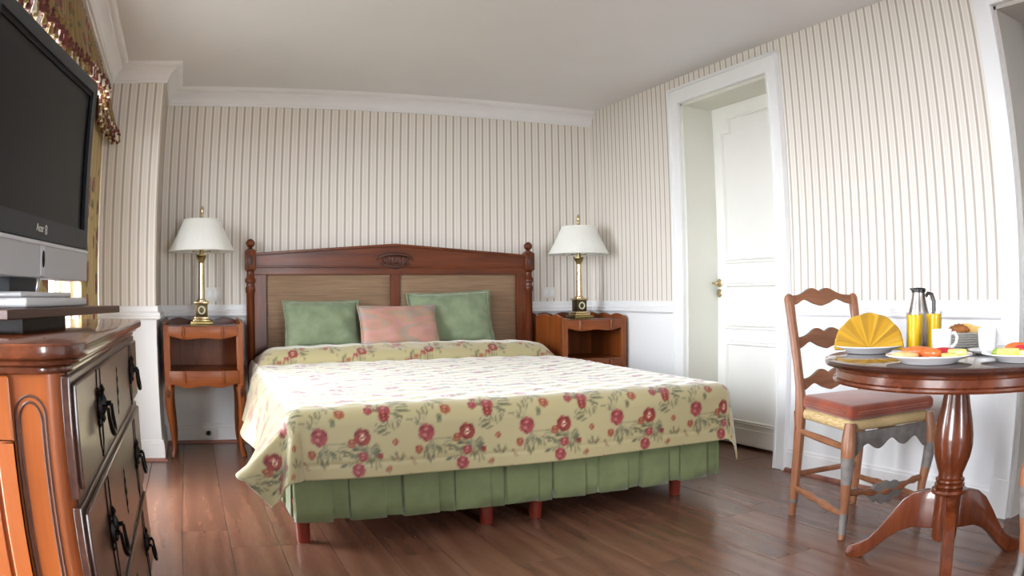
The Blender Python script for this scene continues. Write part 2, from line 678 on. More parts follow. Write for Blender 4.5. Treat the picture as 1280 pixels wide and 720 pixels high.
# beam over the window wall that carries the crown
struct(MB().box(LW, LB, YF, D1, ZC - 0.012, H + 0.02).build('trim_beam', M_PAINT, smooth=0))
# hallway beyond the wide opening
hw = MB()
hw.box(X2 + 1.0, X2 + 1.1, -0.6, 1.75, -0.05, H + 0.05)
hw.box(X2, X2 + 1.05, 1.62, 1.72, -0.05, H + 0.05)
hw.box(X2, X2 + 1.05, -0.65, -0.55, -0.05, H + 0.05)
struct(hw.build('wall_hallway', M_GREYWALL, smooth=0))

# land outside, one storey below; unseen, added to cut light onto the ceiling
struct(MB().box(-40, 40, -40, 40, -3.4, -3.3).build('ground', plain('unseen_ground_grey', (120, 118, 112), 0.9), smooth=0))
struct(MB().box(X2 + 0.06, X2 + 0.16, DO0 - 0.15, D, -0.05, H + 0.05).build('door_gap_blocker', M_GREYWALL, smooth=0))  # unseen slab added to stop sky light leaking under the door

# ---- mouldings
crown = [(0, ZC), (0.014, ZC), (0.016, ZC + 0.012), (0.022, ZC + 0.016), (0.026, ZC + 0.034), (0.040, ZC + 0.056), (0.062, ZC + 0.072), (0.064, ZC + 0.080), (0.078, ZC + 0.084), (0.092, ZC + 0.094), (0.098, H), (0, H)]
struct(MB().sweep(crown, [(LB, YF), (LB, D1), (L1, D1), (L1, D), (R, D)], 1).build('trim_crown', M_PAINT, smooth=30))
rail = [(0, 0.787), (0.018, 0.787), (0.026, 0.795), (0.026, 0.803), (0.020, 0.808), (0.024, 0.813), (0.024, 0.822), (0.014, 0.828), (0.010, 0.832), (0.010, 0.858), (0.006, 0.862), (0, 0.862)]
base = [(0, 0.0), (0.014, 0.0), (0.014, 0.098), (0.010, 0.104), (0.010, 0.112), (0.004, 0.12), (0, 0.12)]
shoe = [(0.0141, 0.0), (0.026, 0.0), (0.024, 0.012), (0.0141, 0.017)]
path1 = [(LW + 0.01, D1), (L1, D1), (L1, D), (R, D), (R, YA)]
path2 = [(R, YB), (R, YC)]
for i, p in enumerate((path1, path2)):
    struct(MB().sweep(rail, p, 1).build('trim_chair_rail', M_PAINT, smooth=30))
    struct(MB().sweep(base, p, 1).build('baseboard_%s' % ('back', 'right')[i], M_PAINT, smooth=30))
    struct(MB().sweep(shoe, p, 1).build('trim_shoe_moulding', M_SHOE, smooth=30))

# ---- door casing, jamb lining and door
c = MB()
for (a, b, i0, i1) in ((DO1, YA, DO1, DO1 + 0.016), (YB, DO0, DO0 - 0.016, DO0)):
    c.box(R - 0.024, R + 0.0, a, b, 0, 2.137)
    c.box(R - 0.030, R + 0.0, i0, i1, 0, DOZ + 0.016)
c.box(R - 0.024, R, DO0, DO1, DOZ, 2.137)
c.box(R - 0.030, R, DO0, DO1, DOZ, DOZ + 0.016)
c.box(R - 0.034, R, YA - 0.004, YA + 0.012, 0, 2.15)
c.box(R - 0.034, R, YB - 0.012, YB + 0.004, 0, 2.15)
c.box(R - 0.034, R, YB - 0.012, YA + 0.012, 2.134, 2.15)
struct(c.build('trim_door_casing', M_PAINT, smooth=0, bevel=0.003))
j = MB()
j.box(R - 0.002, X2 - 0.001, DO1 - 0.018, DO1, 0, DOZ)
j.box(R - 0.002, X2 - 0.001, DO0, DO0 + 0.018, 0, DOZ)
j.box(R - 0.002, X2 - 0.001, DO0, DO1, DOZ - 0.018, DOZ)
struct(j.build('trim_door_jamb', M_JAMB, smooth=0))

door = MB().box(X2, X2 + 0.045, DO0, DO1, 0.012, DOZ).build('door_1', M_DOORPAINT, smooth=0, bevel=0.002)
struct(door)


def panel_frame(name, poly, r, mat, parent, x):
    """raised moulding frame following a closed outline in the y-z plane"""
    m = MB()
    n = len(poly)
    P = [Vector(p) for p in poly]
    prof = [(-r, 0), (-r * 0.6, r * 0.9), (0, r * 0.5), (r * 0.5, r * 1.2), (r, 0)]
    k = len(prof)
    vs, fs = [], []
    for i in range(n):
        t0 = (P[i] - P[i - 1]).normalized()
        t1 = (P[(i + 1) % n] - P[i]).normalized()
        n0, n1 = Vector((-t0.y, t0.x)), Vector((-t1.y, t1.x))
        s = n0 + n1
        mv = s / s.dot(n1)
        for o, h in prof:
            q = P[i] + mv * o
            vs.append((x - h, q.x, q.y))
    for i in range(n):
        i2 = (i + 1) % n
        for a in range(k - 1):
            fs.append((i * k + a, i2 * k + a, i2 * k + a + 1, i * k + a + 1))
    m.add(vs, fs)
    return m.build(name, mat, parent, smooth=0)


up = [(3.72, 1.09), (3.72, 1.865), (3.645, 1.865), (3.645, 1.95), (3.185, 1.95), (3.185, 1.865), (3.11, 1.865), (3.11, 1.09)]
panel_frame('panel_moulding', up, 0.014, M_DOORPAINT, door, X2)
panel_frame('panel_moulding', [(3.72, 0.705), (3.72, 0.952), (3.11, 0.952), (3.11, 0.705)], 0.014, M_DOORPAINT, door, X2)
panel_frame('panel_moulding', [(3.72, 0.15), (3.72, 0.61), (3.11, 0.61), (3.11, 0.15)], 0.014, M_DOORPAINT, door, X2)
MB().box(X2 - 0.008, X2 + 0.001, DO0 + 0.02, DO1 - 0.02, 0.018, 0.112).build('kick_board', M_DOORPAINT, door, smooth=0, bevel=0.003)
hd = MB()
for z in (0.965, 0.905):
    hd.lathe([(0.024, 0), (0.026, 0.003), (0.018, 0.008), (0, 0.009)], 20, mat=T(X2, 3.795, z, 0, 0, -PI / 2))
hp = hd.build('handle_plate', M_BRASS, door)
MB().tube([(X2 - 0.006, 3.795, 0.965), (X2 - 0.05, 3.795, 0.965), (X2 - 0.056, 3.790, 0.965), (X2 - 0.056, 3.765, 0.960), (X2 - 0.054, 3.750, 0.945)], [0.007, 0.007, 0.007, 0.006, 0.005], 10).build('door_handle', M_BRASS, door)

# ---- wide opening casing
c = MB()
c.box(R - 0.026, R, WO1, YC, 0.16, WOZ + 0.096)
c.box(R - 0.034, R, WO1 - 0.004, YC + 0.004, 0, 0.16)
c.box(R - 0.026, R, WO0, WO1, WOZ, WOZ + 0.096)
c.box(R - 0.034, R, WO1 - 0.002, WO1 + 0.014, 0.16, WOZ + 0.014)
c.box(R - 0.034, R, WO0, WO1, WOZ - 0.002, WOZ + 0.014)
c.box(R - 0.026, R, WO0 - 0.096, WO0, 0, WOZ + 0.096)
struct(c.build('trim_opening_casing', M_PAINT, smooth=0, bevel=0.003))


ln_ = MB()
ln_.box(R - 0.002, X2 + 0.002, WO1 - 0.016, WO1 + 0.001, 0, WOZ)
ln_.box(R - 0.002, X2 + 0.002, WO0, WO1, WOZ - 0.016, WOZ + 0.001)
ln_.box(R - 0.002, X2 + 0.002, WO0 - 0.001, WO0 + 0.016, 0, WOZ)
struct(ln_.build('trim_opening_jamb', M_GREYWALL, smooth=0))


# ---- windows
def window(name, a0, a1, z0, z1, plane, p, leaves):
    def bx(m, u0, u1, q0, q1, w0, w1):
        if plane == 'x':
            m.box(p + q0, p + q1, u0, u1, w0, w1)
        else:
            m.box(u0, u1, p + q0, p + q1, w0, w1)
    f = MB()
    t = 0.05
    bx(f, a0, a0 + t, -0.04, 0.04, z0, z1)
    bx(f, a1 - t, a1, -0.04, 0.04, z0, z1)
    bx(f, a0 + t, a1 - t, -0.04, 0.04, z0, z0 + t)
    bx(f, a0 + t, a1 - t, -0.04, 0.04, z1 - t, z1)
    root = struct(f.build(name, M_PAINT, smooth=0, bevel=0.003))
    wdt = (a1 - a0 - 2 * t) / leaves
    for i in range(leaves):
        u0, u1 = a0 + t + i * wdt, a0 + t + (i + 1) * wdt
        s = MB()
        q = 0.04
        bx(s, u0, u0 + q, -0.02, 0.02, z0 + t, z1 - t)
        bx(s, u1 - q, u1, -0.02, 0.02, z0 + t, z1 - t)
        bx(s, u0 + q, u1 - q, -0.02, 0.02, z0 + t, z0 + t + q)
        bx(s, u0 + q, u1 - q, -0.02, 0.02, z1 - t - q, z1 - t)
        bx(s, u0 + q, u1 - q, -0.015, 0.015, z0 + 0.5, z0 + 0.525)
        sh = s.build('window_sash', M_PAINT, root, smooth=0, bevel=0.002)
        g = MB()
        bx(g, u0 + q, u1 - q, -0.002, 0.002, z0 + t + q, z1 - t - q)
        g.build('pane', M_PANE, sh, smooth=0)


window('window_1', *WIN1, 'x', LW - 0.10, 3)
window('window_2', *WIN2, 'x', LW - 0.10, 2)
window('window_3', *WIN3, 'y', YF - 0.10, 1)


# ---- curtains and valance
def drape(name, label, y0, y1, x, z0, z1, folds, amp, seed, parent_mat, group=None):
    rr = random.Random(seed)
    nu, nv = folds * 14 + 1, 26
    ph = rr.random() * 6
    jit = [rr.uniform(-0.25, 0.25) for _ in range(folds + 2)]
    m = MB()
    uv = []
    def fn(i, j):
        u = i / (nu - 1)
        v = j / (nv - 1)
        y = y0 + (y1 - y0) * u
        k = u * folds
        a = amp * (0.75 + 0.25 * math.sin(3 * k + ph)) * (0.6 + 0.4 * (1 - v))
        xo = a * math.cos(2 * PI * k + jit[int(k)] * math.sin(PI * (k % 1)))
        y += 0.012 * math.sin(4 * PI * k + v * 2)
        uv.append((u * (y1 - y0) * 2.2, z0 + (z1 - z0) * v))
        return (x + xo, y, z0 + (z1 - z0) * v)
    m.grid(fn, nu, nv)
    o = m.build(name, parent_mat, smooth=180, fix=False)
    ul = o.data.uv_layers.new(name='UVMap')
    for lp in o.data.loops:
        ul.data[lp.index].uv = uv[lp.vertex_index]
    md = o.modifiers.new('solid', 'SOLIDIFY')
    md.thickness = 0.003
    tag(o, label, 'curtain', group)
    return o


drape('curtain', 'gold floral curtain hanging behind the television stand neck', 2.42, 3.04, -0.635, 0.015, 2.09, 6, 0.035, 3, M_CURTAIN, 'window curtains')
drape('curtain', 'gold floral curtain panel hanging against the striped pier beside the window', 3.76, 4.405, -0.590, 0.015, 2.09, 5, 0.030, 5, M_CURTAIN, 'window curtains')

val = thing('valance', 'gold floral swag valance with tasselled fringe hung below the crown', 'valance', (-0.56, 3.1, 1.7))
vm = MB()
vuv = []
NS = 4
VY0, VY1 = 1.55, 4.40
nu, nv = 421, 14


VB = [(1.3, 1.76), (2.1, 1.69), (2.8, 1.78), (3.45, 1.90), (3.75, 1.89), (4.0, 1.83), (4.2, 1.80), (4.5, 1.80)]


def val_bottom(u):
    y = VY0 + (VY1 - VY0) * u
    for (a, za), (b, zb) in zip(VB, VB[1:]):
        if a <= y <= b:
            k = (y - a) / (b - a)
            return za + (zb - za) * k * k * (3 - 2 * k)
    return 1.8


def val_pt(u, v):
    zb = val_bottom(u)
    z = 2.103 + (zb - 2.103) * v
    y = VY0 + (VY1 - VY0) * u
    x = -0.572 + 0.018 * math.sin(2 * PI * y / 0.085 + 1.5 * math.sin(y * 5)) * (0.25 + 1.0 * v) + 0.055 * v ** 1.5 + 0.02 * v * math.sin(y * 9)
    return Vector((x, y, z))


def val_fn(i, j):
    u, v = i / (nu - 1), j / (nv - 1)
    vuv.append((u * 4.0, v * 0.6))
    return val_pt(u, v)


vm.grid(val_fn, nu, nv)
vo = vm.build('valance_cloth', M_VALANCE, val, smooth=180, fix=False)
ul = vo.data.uv_layers.new(name='UVMap')
for lp in vo.data.loops:
    ul.data[lp.index].uv = vuv[lp.vertex_index]
md = vo.modifiers.new('solid', 'SOLIDIFY')
md.thickness = 0.003
br = MB().tube([val_pt(k / 200, 0.995) + Vector((0.006, 0, 0)) for k in range(201)], 0.009, 6)
br.build('braid', M_FRINGE_R, val)
tm = [MB(), MB(), MB()]
for k in range(210):
    u = (k + 0.5) / 210
    p = val_pt(u, 1.0)
    kk = k % 3
    ln = 0.036 + 0.012 * ((k * 7) % 5) / 5
    tm[kk].lathe([(0.002, 0.0), (0.007, -0.008), (0.005, -0.016), (0.009, -0.028), (0.010, -ln), (0.0, -ln - 0.004)], 6, (p.x + 0.004, p.y, p.z))
    q_ = val_pt(u, 0.90)
    tm[(kk + 1 + k % 2) % 3].lathe([(0.002, 0.004), (0.008, -0.006), (0.005, -0.014), (0.011, -0.024), (0.008, -ln * 0.9), (0.0, -ln * 0.95)], 6, (q_.x + 0.010, q_.y + 0.005, q_.z))
for t_, mt, nm in zip(tm, (M_FRINGE_R, M_FRINGE_W, M_FRINGE_G), ('burgundy_fringe', 'ivory_fringe', 'gold_fringe')):
    o = t_.build(nm, mt, val)
    o['kind'] = 'stuff'


# ---- switches and socket
def plate_obj(name, label, cat, x, z, w_, h_, kind):
    o = thing(name, label, cat, (x, D, z))
    m = MB().box(x - w_ / 2, x + w_ / 2, D - 0.009, D + 0.001, z - h_ / 2, z + h_ / 2)
    m.build('cover_plate', M_PLASTIC, o, smooth=30, bevel=0.003)
    if kind == 'switch':
        for s in (-1, 1):
            MB().box(x + s * w_ * 0.2 - 0.016, x + s * w_ * 0.2 + 0.016, D - 0.014, D - 0.006, z - 0.022, z + 0.022).build('rocker', M_PAINT, o, smooth=30, bevel=0.002)
    else:
        MB().lathe([(0.021, 0), (0.021, 0.004), (0.018, 0.005), (0.018, -0.002), (0, -0.002)], 20, mat=T(x, D - 0.009, z, 0, PI / 2)).build('outlet_cup', M_PLASTIC, o)
        for s in (-1, 1):
            MB().lathe([(0.003, 0), (0.003, 0.001), (0, 0.001)], 8, mat=T(x + s * 0.009, D - 0.0075, z, 0, PI / 2)).build('outlet_hole', M_TVBLACK, o)


plate_obj('light_switch', 'white double light switch right of the brass lamp by the pier', 'light switch', 0.128, 0.925, 0.12, 0.085, 'switch')
plate_obj('light_switch', 'white double light switch between headboard post and right lamp', 'light switch', 2.412, 0.922, 0.10, 0.075, 'switch')
sk = thing('wall_socket', 'white socket set low in the baseboard under the left nightstand', 'socket', (0.074, D - 0.014, 0.062))
MB().box(0.03, 0.125, D - 0.022, D - 0.012, 0.03, 0.095).build('cover_plate', M_PLASTIC, sk, smooth=30, bevel=0.002)
MB().lathe([(0.02, 0), (0.02, 0.003), (0.017, 0.003), (0.015, -0.002), (0, -0.002)], 20, mat=T(0.062, D - 0.022, 0.062, 0, PI / 2)).build('outlet_cup', M_PLASTIC, sk)
MB().lathe([(0.004, 0), (0.004, 0.001), (0, 0.001)], 8, mat=T(0.062, D - 0.0215, 0.062, 0, PI / 2)).build('outlet_hole', M_TVBLACK, sk)

# ================================================================== bed
BX0, BX1, BXC = 0.36, 2.212, 1.286
bed = thing('bed', 'double bed with tall cherry wood headboard and green pleated skirt', 'bed', (BXC, 3.8, 0))
# headboard
HB = bpy.data.objects.new('headboard', None)
COL.objects.link(HB)
HB.parent = bed
HY = 4.90


def hb(m, name, mat, **kw):
    return m.build(name, mat, HB, **kw)


for px in (BX0, BX1):
    prof = [(0.030, 0.0), (0.030, 0.05), (0.026, 0.06), (0.026, 0.93), (0.032, 0.94), (0.032, 0.965), (0.026, 0.972), (0.026, 0.99), (0.034, 0.998), (0.034, 1.015), (0.024, 1.03), (0.024, 1.06), (0.036, 1.075)]
    hb(MB().lathe(prof, 28, (px, HY - 0.02, 0)), 'post', M_CHERRY_Z)
    hb(MB().box(px - 0.034, px + 0.034, HY - 0.054, HY + 0.014, 1.072, 1.19), 'post_block', M_CHERRY_Z, bevel=0.006)
    hb(MB().lathe([(0.004, -0.006), (0.016, -0.003), (0.016, 0.0), (0.006, 0.004), (0.0, 0.005)], 12, mat=T(px, HY - 0.056, 1.13, 0, PI / 2) @ Matrix.Diagonal((1, 2.0, 1, 1))), 'block_rosette', M_CARVE)
    hb(MB().lathe([(0.030, 1.188), (0.030, 1.196), (0.014, 1.202), (0.012, 1.21), (0.022, 1.216), (0.029, 1.230), (0.028, 1.243), (0.018, 1.256), (0.008, 1.262), (0.0, 1.263)], 24, (px, HY - 0.02, 0)), 'finial', M_CHERRY_Z)
n = 24
top = [(BX0 + 0.02 + (BX1 - BX0 - 0.04) * k / n, 1.163 + 0.062 * (1 - abs(2 * k / n - 1)) ** 1.0) for k in range(n + 1)]
crest = [(BX1 - 0.02, 1.09), (BX0 + 0.02, 1.09)] + top
hb(MB().prism(crest, HY - 0.03, HY + 0.005), 'crest_rail', M_CHERRY_X, smooth=20, bevel=0.003)
cor = MB()
cv = [(x, z) for x, z in top]
cor.prism([(x, z - 0.004) for x, z in cv] + [(x, z + 0.012) for x, z in reversed(cv)], HY - 0.05, HY + 0.008)
hb(cor, 'cornice', M_CHERRY_X, smooth=20, bevel=0.003)
hb(MB().box(BX0 + 0.02, BX1 - 0.02, HY - 0.040, HY + 0.005, 1.084, 1.098), 'bead_moulding', M_CHERRY_X, smooth=20, bevel=0.004)
hb(MB().box(BX0 + 0.02, BX1 - 0.02, HY - 0.03, HY + 0.004, 1.043, 1.088), 'top_rail', M_CHERRY_X, smooth=20, bevel=0.003)
hb(MB().box(BX0 + 0.02, BX1 - 0.02, HY - 0.028, HY + 0.004, 0.30, 0.56), 'bottom_rail', M_CHERRY_X, smooth=20, bevel=0.003)
for (a, b) in ((BX0 + 0.022, 0.462), (1.260, 1.316), (2.122, BX1 - 0.022)):
    hb(MB().box(a, b, HY - 0.028, HY + 0.004, 0.5, 1.045), 'stile', M_CHERRY_Z, smooth=20, bevel=0.003)
for (a, b) in ((0.460, 1.262), (1.314, 2.124)):
    m = MB()
    nx, nz = 24, 14
    def fn(i, j):
        u, v = i / (nx - 1), j / (nz - 1)
        e = min(1, min(u, 1 - u) / 0.06) * min(1, min(v, 1 - v) / 0.1)
        return (a + (b - a) * u, HY - 0.008 - 0.016 * math.sin(PI / 2 * e), 0.5 + 0.548 * v)
    m.grid(fn, nx, nz)
    hb(m, 'upholstered_panel', M_HEADFAB, smooth=180)
cr = MB()
for k in range(9):
    a = -1 + k / 4
    cr.lathe([(0.003, -0.03), (0.011, -0.012), (0.012, 0.004), (0.007, 0.022), (0.0, 0.03)], 8, mat=T(BXC + a * 0.052, HY - 0.036, 1.128 + 0.012 * (1 - a * a), 0, 0, a * 0.5))
cr.tube([(BXC - 0.085, HY - 0.036, 1.15), (BXC - 0.05, HY - 0.04, 1.163), (BXC, HY - 0.042, 1.168), (BXC + 0.05, HY - 0.04, 1.163), (BXC + 0.085, HY - 0.036, 1.15)], [0.006, 0.01, 0.012, 0.01, 0.006], 8)
cr.tube([(BXC - 0.06, HY - 0.034, 1.108), (BXC, HY - 0.042, 1.092), (BXC + 0.06, HY - 0.034, 1.108)], [0.006, 0.011, 0.006], 8)
for s in (-1, 1):
    cr.tube([(BXC + s * (0.075 + 0.016 * math.cos(q)), HY - 0.036, 1.13 + 0.02 * math.sin(q)) for q in [x * PI / 6 for x in range(10)]], 0.006, 6)
for v_ in cr.v:
    v_.x = BXC + (v_.x - BXC) * 1.25
    v_.z = 1.132 + (v_.z - 1.132) * 1.1
hb(cr, 'carved_crest', M_CARVE)

# base, mattress and legs
MB().box(0.40, 2.11, 2.79, 4.86, 0.17, 0.33).build('bed_base', M_LINING, bed, smooth=20, bevel=0.02)
MB().box(0.375, 2.13, 2.77, 4.86, 0.332, 0.505).build('mattress', M_LINING, bed, smooth=30, bevel=0.05, bseg=3)
for (lx, ly) in ((0.362, 2.815), (2.02, 2.875), (1.10, 2.85), (1.315, 2.85), (0.47, 4.70), (2.10, 4.70), (1.286, 3.8)):
    lx2 = max(lx, 0.405)
    MB().lathe([(0.024, 0.0), (0.026, 0.01), (0.033, 0.172)], 20, (lx2 if ly > 3 else lx, ly, 0)).build('leg', M_LEGRED, bed)

# pleated skirt: left, foot and right side
sk = MB()
pathpts = []


def skirt_pts():
    pts = []
    corners = [((0.335, 4.80), (0.335, 2.755)), ((0.335, 2.755), (2.165, 2.755)), ((2.165, 2.755), (2.225, 4.80))]
    s0 = 0.0
    for (a, b) in corners:
        a, b = Vector(a), Vector(b)
        Ln = (b - a).length
        t = (b - a) / Ln
        nrm = Vector((t.y, -t.x))
        reps = round(Ln / 0.212)
        per = Ln / reps
        for k in range(reps):
            for f, off in ((0.0, 0.0), (0.655, 0.002), (0.672, -0.016), (0.64, -0.017), (0.70, -0.013), (0.955, -0.010), (0.985, -0.018), (0.975, -0.018)):
                pts.append((a + t * (per * (k + f)), nrm, off, k + f))
        pts.append((b, nrm, 0.0, 0))
    return pts


sp = skirt_pts()
nsp = len(sp)


def skirt_fn(i, j):
    p, nrm, off, ph = sp[i]
    v = j / 5
    fl_ = 0.014 * (1 - v)
    q = p + nrm * (off * (1.0 - 0.3 * v) + fl_ + 0.004 * math.sin(ph * 2.1 + i))
    return (q.x, q.y, 0.098 + 0.255 * v + 0.004 * math.sin(i * 0.9) * (1 - v))


sk.grid(skirt_fn, nsp, 6)
sko = sk.build('bed_skirt', [M_SKIRT, M_SKIRT], bed, smooth=25, solid=0.003, fix=False)
sko['label'] = 'sage green pleated bed skirt'

# ------------------------------------------------------------------ bedspread with printed roses
TS, TT = 0.405, 0.56
RES = 0.0022
tw, th = int(TS / RES), int(TT / RES)
base_c = np.array(lin((172, 161, 120)))
tile = np.tile(base_c, (th, tw, 1))
gy, gx = np.mgrid[0:th, 0:tw]
gx = gx * RES
gy = gy * RES
prs = np.random.RandomState(4)


def blob(cx, cy, rx, ry, ang, rgb, alpha=1.0):
    dx = (gx - cx + TS / 2) % TS - TS / 2
    dy = (gy - cy + TT / 2) % TT - TT / 2
    ca, sa = math.cos(ang), math.sin(ang)
    a = (dx * ca + dy * sa) / rx
    b = (-dx * sa + dy * ca) / ry
    d = np.sqrt(a * a + b * b)
    k = np.clip((1.08 - d) / 0.22, 0, 1)[..., None] * alpha
    tile[:] = tile * (1 - k) + np.array(lin(rgb)) * k


def leaf_spray(cx, cy, n, rad, ang0, spread):
    for i in range(n):
        a = ang0 + prs.uniform(-spread, spread)
        r0 = rad * prs.uniform(0.35, 1.0)
        g = [(78, 84, 54), (60, 68, 46), (96, 98, 68), (84, 84, 62)][prs.randint(4)]
        blob(cx + r0 * math.cos(a), cy + r0 * math.sin(a), prs.uniform(0.010, 0.019), prs.uniform(0.003, 0.0055), a + prs.uniform(-0.5, 0.5), g, 0.7)
        blob(cx + r0 * 0.5 * math.cos(a), cy + r0 * 0.5 * math.sin(a), r0 * 0.5, 0.0012, a, (126, 124, 98), 0.6)


def rose(cx, cy, r, dark, mid, light, open_=False):
    for i in range(7):
        a = i * 2 * PI / 7 + prs.uniform(-0.2, 0.2)
        blob(cx + 0.62 * r * math.cos(a), cy + 0.62 * r * math.sin(a), r * 0.46, r * 0.38, a + PI / 2, dark if i % 2 else mid)
    blob(cx, cy, r * 0.62, r * 0.58, 0, mid)
    for i in range(5):
        a = i * 2 * PI / 5 + 0.4
        blob(cx + 0.34 * r * math.cos(a), cy + 0.34 * r * math.sin(a), r * 0.24, r * 0.13, a + PI / 2, light if i % 2 else dark, 0.9)
    if open_:
        for i in range(6):
            a = i * PI / 3
            blob(cx + 0.2 * r * math.cos(a), cy + 0.2 * r * math.sin(a), r * 0.2, r * 0.06, a, (232, 206, 172), 0.9)
    blob(cx, cy, r * 0.13, r * 0.11, 0, dark)


RED = ((108, 26, 24), (134, 46, 38), (180, 112, 92))
PNK = ((120, 32, 42), (148, 64, 62), (182, 124, 112))
ORG = ((128, 54, 32), (150, 84, 56), (176, 130, 94))
# rows counted from the hem upwards: y = 0 at the hem
for (lx_, ly_, la_) in ((0.10, 0.12, -1.5), (0.07, 0.17, 2.0), (0.26, 0.12, -1.4), (0.23, 0.06, 2.6), (0.29, 0.16, 0.6), (0.33, 0.23, 2.4), (0.36, 0.23, -0.6), (0.11, 0.30, -1.2), (0.22, 0.38, -1.8), (0.26, 0.38, 0.3), (0.05, 0.45, -0.8), (0.15, 0.11, -0.6)):
    leaf_spray(lx_, ly_, 8, 0.062, la_, 0.9)
for _ in range(16):
    bx_, by_ = prs.uniform(0, TS), prs.uniform(0, TT)
    blob(bx_, by_, 0.006, 0.005, prs.uniform(0, 3), ((120, 40, 36), (150, 84, 56))[_ % 2], 0.8)
    blob(bx_ + 0.008, by_ - 0.006, 0.008, 0.0025, -0.7, (78, 84, 54), 0.7)
leaf_spray(0.10, 0.125, 14, 0.075, -0.9, 1.1)
leaf_spray(0.28, 0.11, 14, 0.075, -2.0, 1.2)
leaf_spray(0.27, 0.09, 9, 0.07, 0.2, 0.8)
rose(0.085, 0.150, 0.033, *PNK)
rose(0.055, 0.090, 0.017, *ORG)
rose(0.245, 0.145, 0.033, *RED, True)
rose(0.205, 0.125, 0.017, *ORG)
rose(0.245, 0.075, 0.020, *PNK)
rose(0.225, 0.028, 0.026, *PNK)
rose(0.310, 0.075, 0.012, *RED)
rose(0.345, 0.028, 0.010, *ORG)
rose(0.37, 0.122, 0.012, *ORG)
leaf_spray(0.38, 0.05, 5, 0.03, 1.2, 1.5)
leaf_spray(0.135, 0.18, 5, 0.035, 1.0, 0.9)
leaf_spray(0.36, 0.26, 16, 0.075, 0.6, 1.3)
leaf_spray(0.34, 0.24, 8, 0.07, -1.3, 1.0)
rose(0.335, 0.245, 0.026, *PNK)
rose(0.33, 0.215, 0.021, *RED)
rose(0.275, 0.245, 0.019, *PNK)
rose(0.285, 0.275, 0.013, *RED)
rose(0.165, 0.235, 0.022, *ORG)
leaf_spray(0.10, 0.33, 10, 0.06, 0.4, 1.6)
rose(0.10, 0.315, 0.028, *PNK)
rose(0.145, 0.345, 0.016, *ORG)
leaf_spray(0.25, 0.41, 14, 0.075, 0.8, 1.4)
rose(0.23, 0.40, 0.032, *RED, True)
rose(0.19, 0.37, 0.017, *PNK)
rose(0.285, 0.435, 0.014, *ORG)
leaf_spray(0.04, 0.46, 12, 0.07, 2.2, 1.4)
rose(0.05, 0.47, 0.030, *PNK)
rose(0.02, 0.43, 0.015, *ORG)
rose(0.37, 0.50, 0.022, *ORG)
leaf_spray(0.36, 0.49, 7, 0.05, 0.2, 1.2)

X0, X1, Y0, ZT = 0.362, 2.208, 2.752, 0.515
DROP_S, DROP_F = 0.30, 0.283
RC = 0.065
LEN = 2.11
step = 0.0062
ns = int((X1 - X0 + 2 * DROP_S) / step)
nt = int((LEN + DROP_F) / step)
s_ = np.linspace(-DROP_S, X1 - X0 + DROP_S, ns)
t_ = np.linspace(-DROP_F, LEN, nt)
S, Tt = np.meshgrid(s_, t_)
W_ = X1 - X0
dx = np.where(S < 0, S, np.where(S > W_, S - W_, 0.0))
dy = np.where(Tt < 0, Tt, 0.0)
dd = np.hypot(dx, dy)
cxx = np.clip(S, 0, W_)
cyy = np.clip(Tt, 0, None)
with np.errstate(all='ignore'):
    ux = np.where(dd > 1e-9, dx / np.maximum(dd, 1e-9), 0)
    uy = np.where(dd > 1e-9, dy / np.maximum(dd, 1e-9), 0)
corner = (np.abs(dx) > 1e-9) & (np.abs(dy) > 1e-9)
phi = np.where(corner, np.arctan2(np.abs(dy), np.abs(dx)), np.where(np.abs(dy) > 0, PI / 2, 0.0))
arc = RC * PI / 2
out = np.where(dd < arc, RC * np.sin(np.minimum(dd, arc) / RC), RC)
fall = np.where(dd < arc, RC * (1 - np.cos(np.minimum(dd, arc) / RC)), RC + (dd - arc))
hang = np.maximum(dd - arc, 0)
# sides lean out a little, corners flare into two folds
wl = np.where(S < 0, 1.0, 0.0)
fold = 0.5 - 0.5 * np.cos(4 * phi)          # 0 at both faces, one fold between
lean_c = wl * (0.62 * np.cos(phi) ** 2 + 0.04 * np.sin(phi) ** 2 + 0.34 * np.sin(2 * phi) + 0.30 * np.sin(6 * phi) * np.sin(2 * phi)) + (1 - wl) * (0.04 + 0.10 * np.sin(2 * phi))
lean_s = wl * (0.36 + 0.26 * np.exp(-Tt / 0.28) + 0.06 * np.sin(Tt * 7.5)) + (1 - wl) * 0.06
lean = np.where(np.abs(dy) > 0, np.where(corner, lean_c, 0.04), np.where(np.abs(dx) > 0, lean_s, 0))
blendf = np.where(corner, 1, 0)
ripple = 0.010 * np.sin(S * 7.0 + 0.6) * (np.abs(dy) > 0) * hang / 0.25 + 0.02 * np.sin(Tt * 8.0 + 0.8) * (np.abs(dx) > 0) * (~corner) * hang / 0.25
headt = np.clip((4.40 - (Y0 + Tt)) / 0.22, 0, 1)
headt = headt * headt * (3 - 2 * headt)
out = out * (0.4 + 0.6 * headt) + (hang * lean + ripple) * headt
fall = fall - 0.42 * hang * np.minimum(np.abs(lean), 0.8) ** 2 - np.where(corner, 0.20 * np.maximum(dd - 0.27, 0), 0)
PX = X0 + cxx + ux * out
PY = Y0 + cyy + uy * out
PZ = ZT - fall
PX = PX - 0.065 * np.clip(S / W_, 0, 1) * np.clip((4.4 - PY) / 1.5, 0, 1)
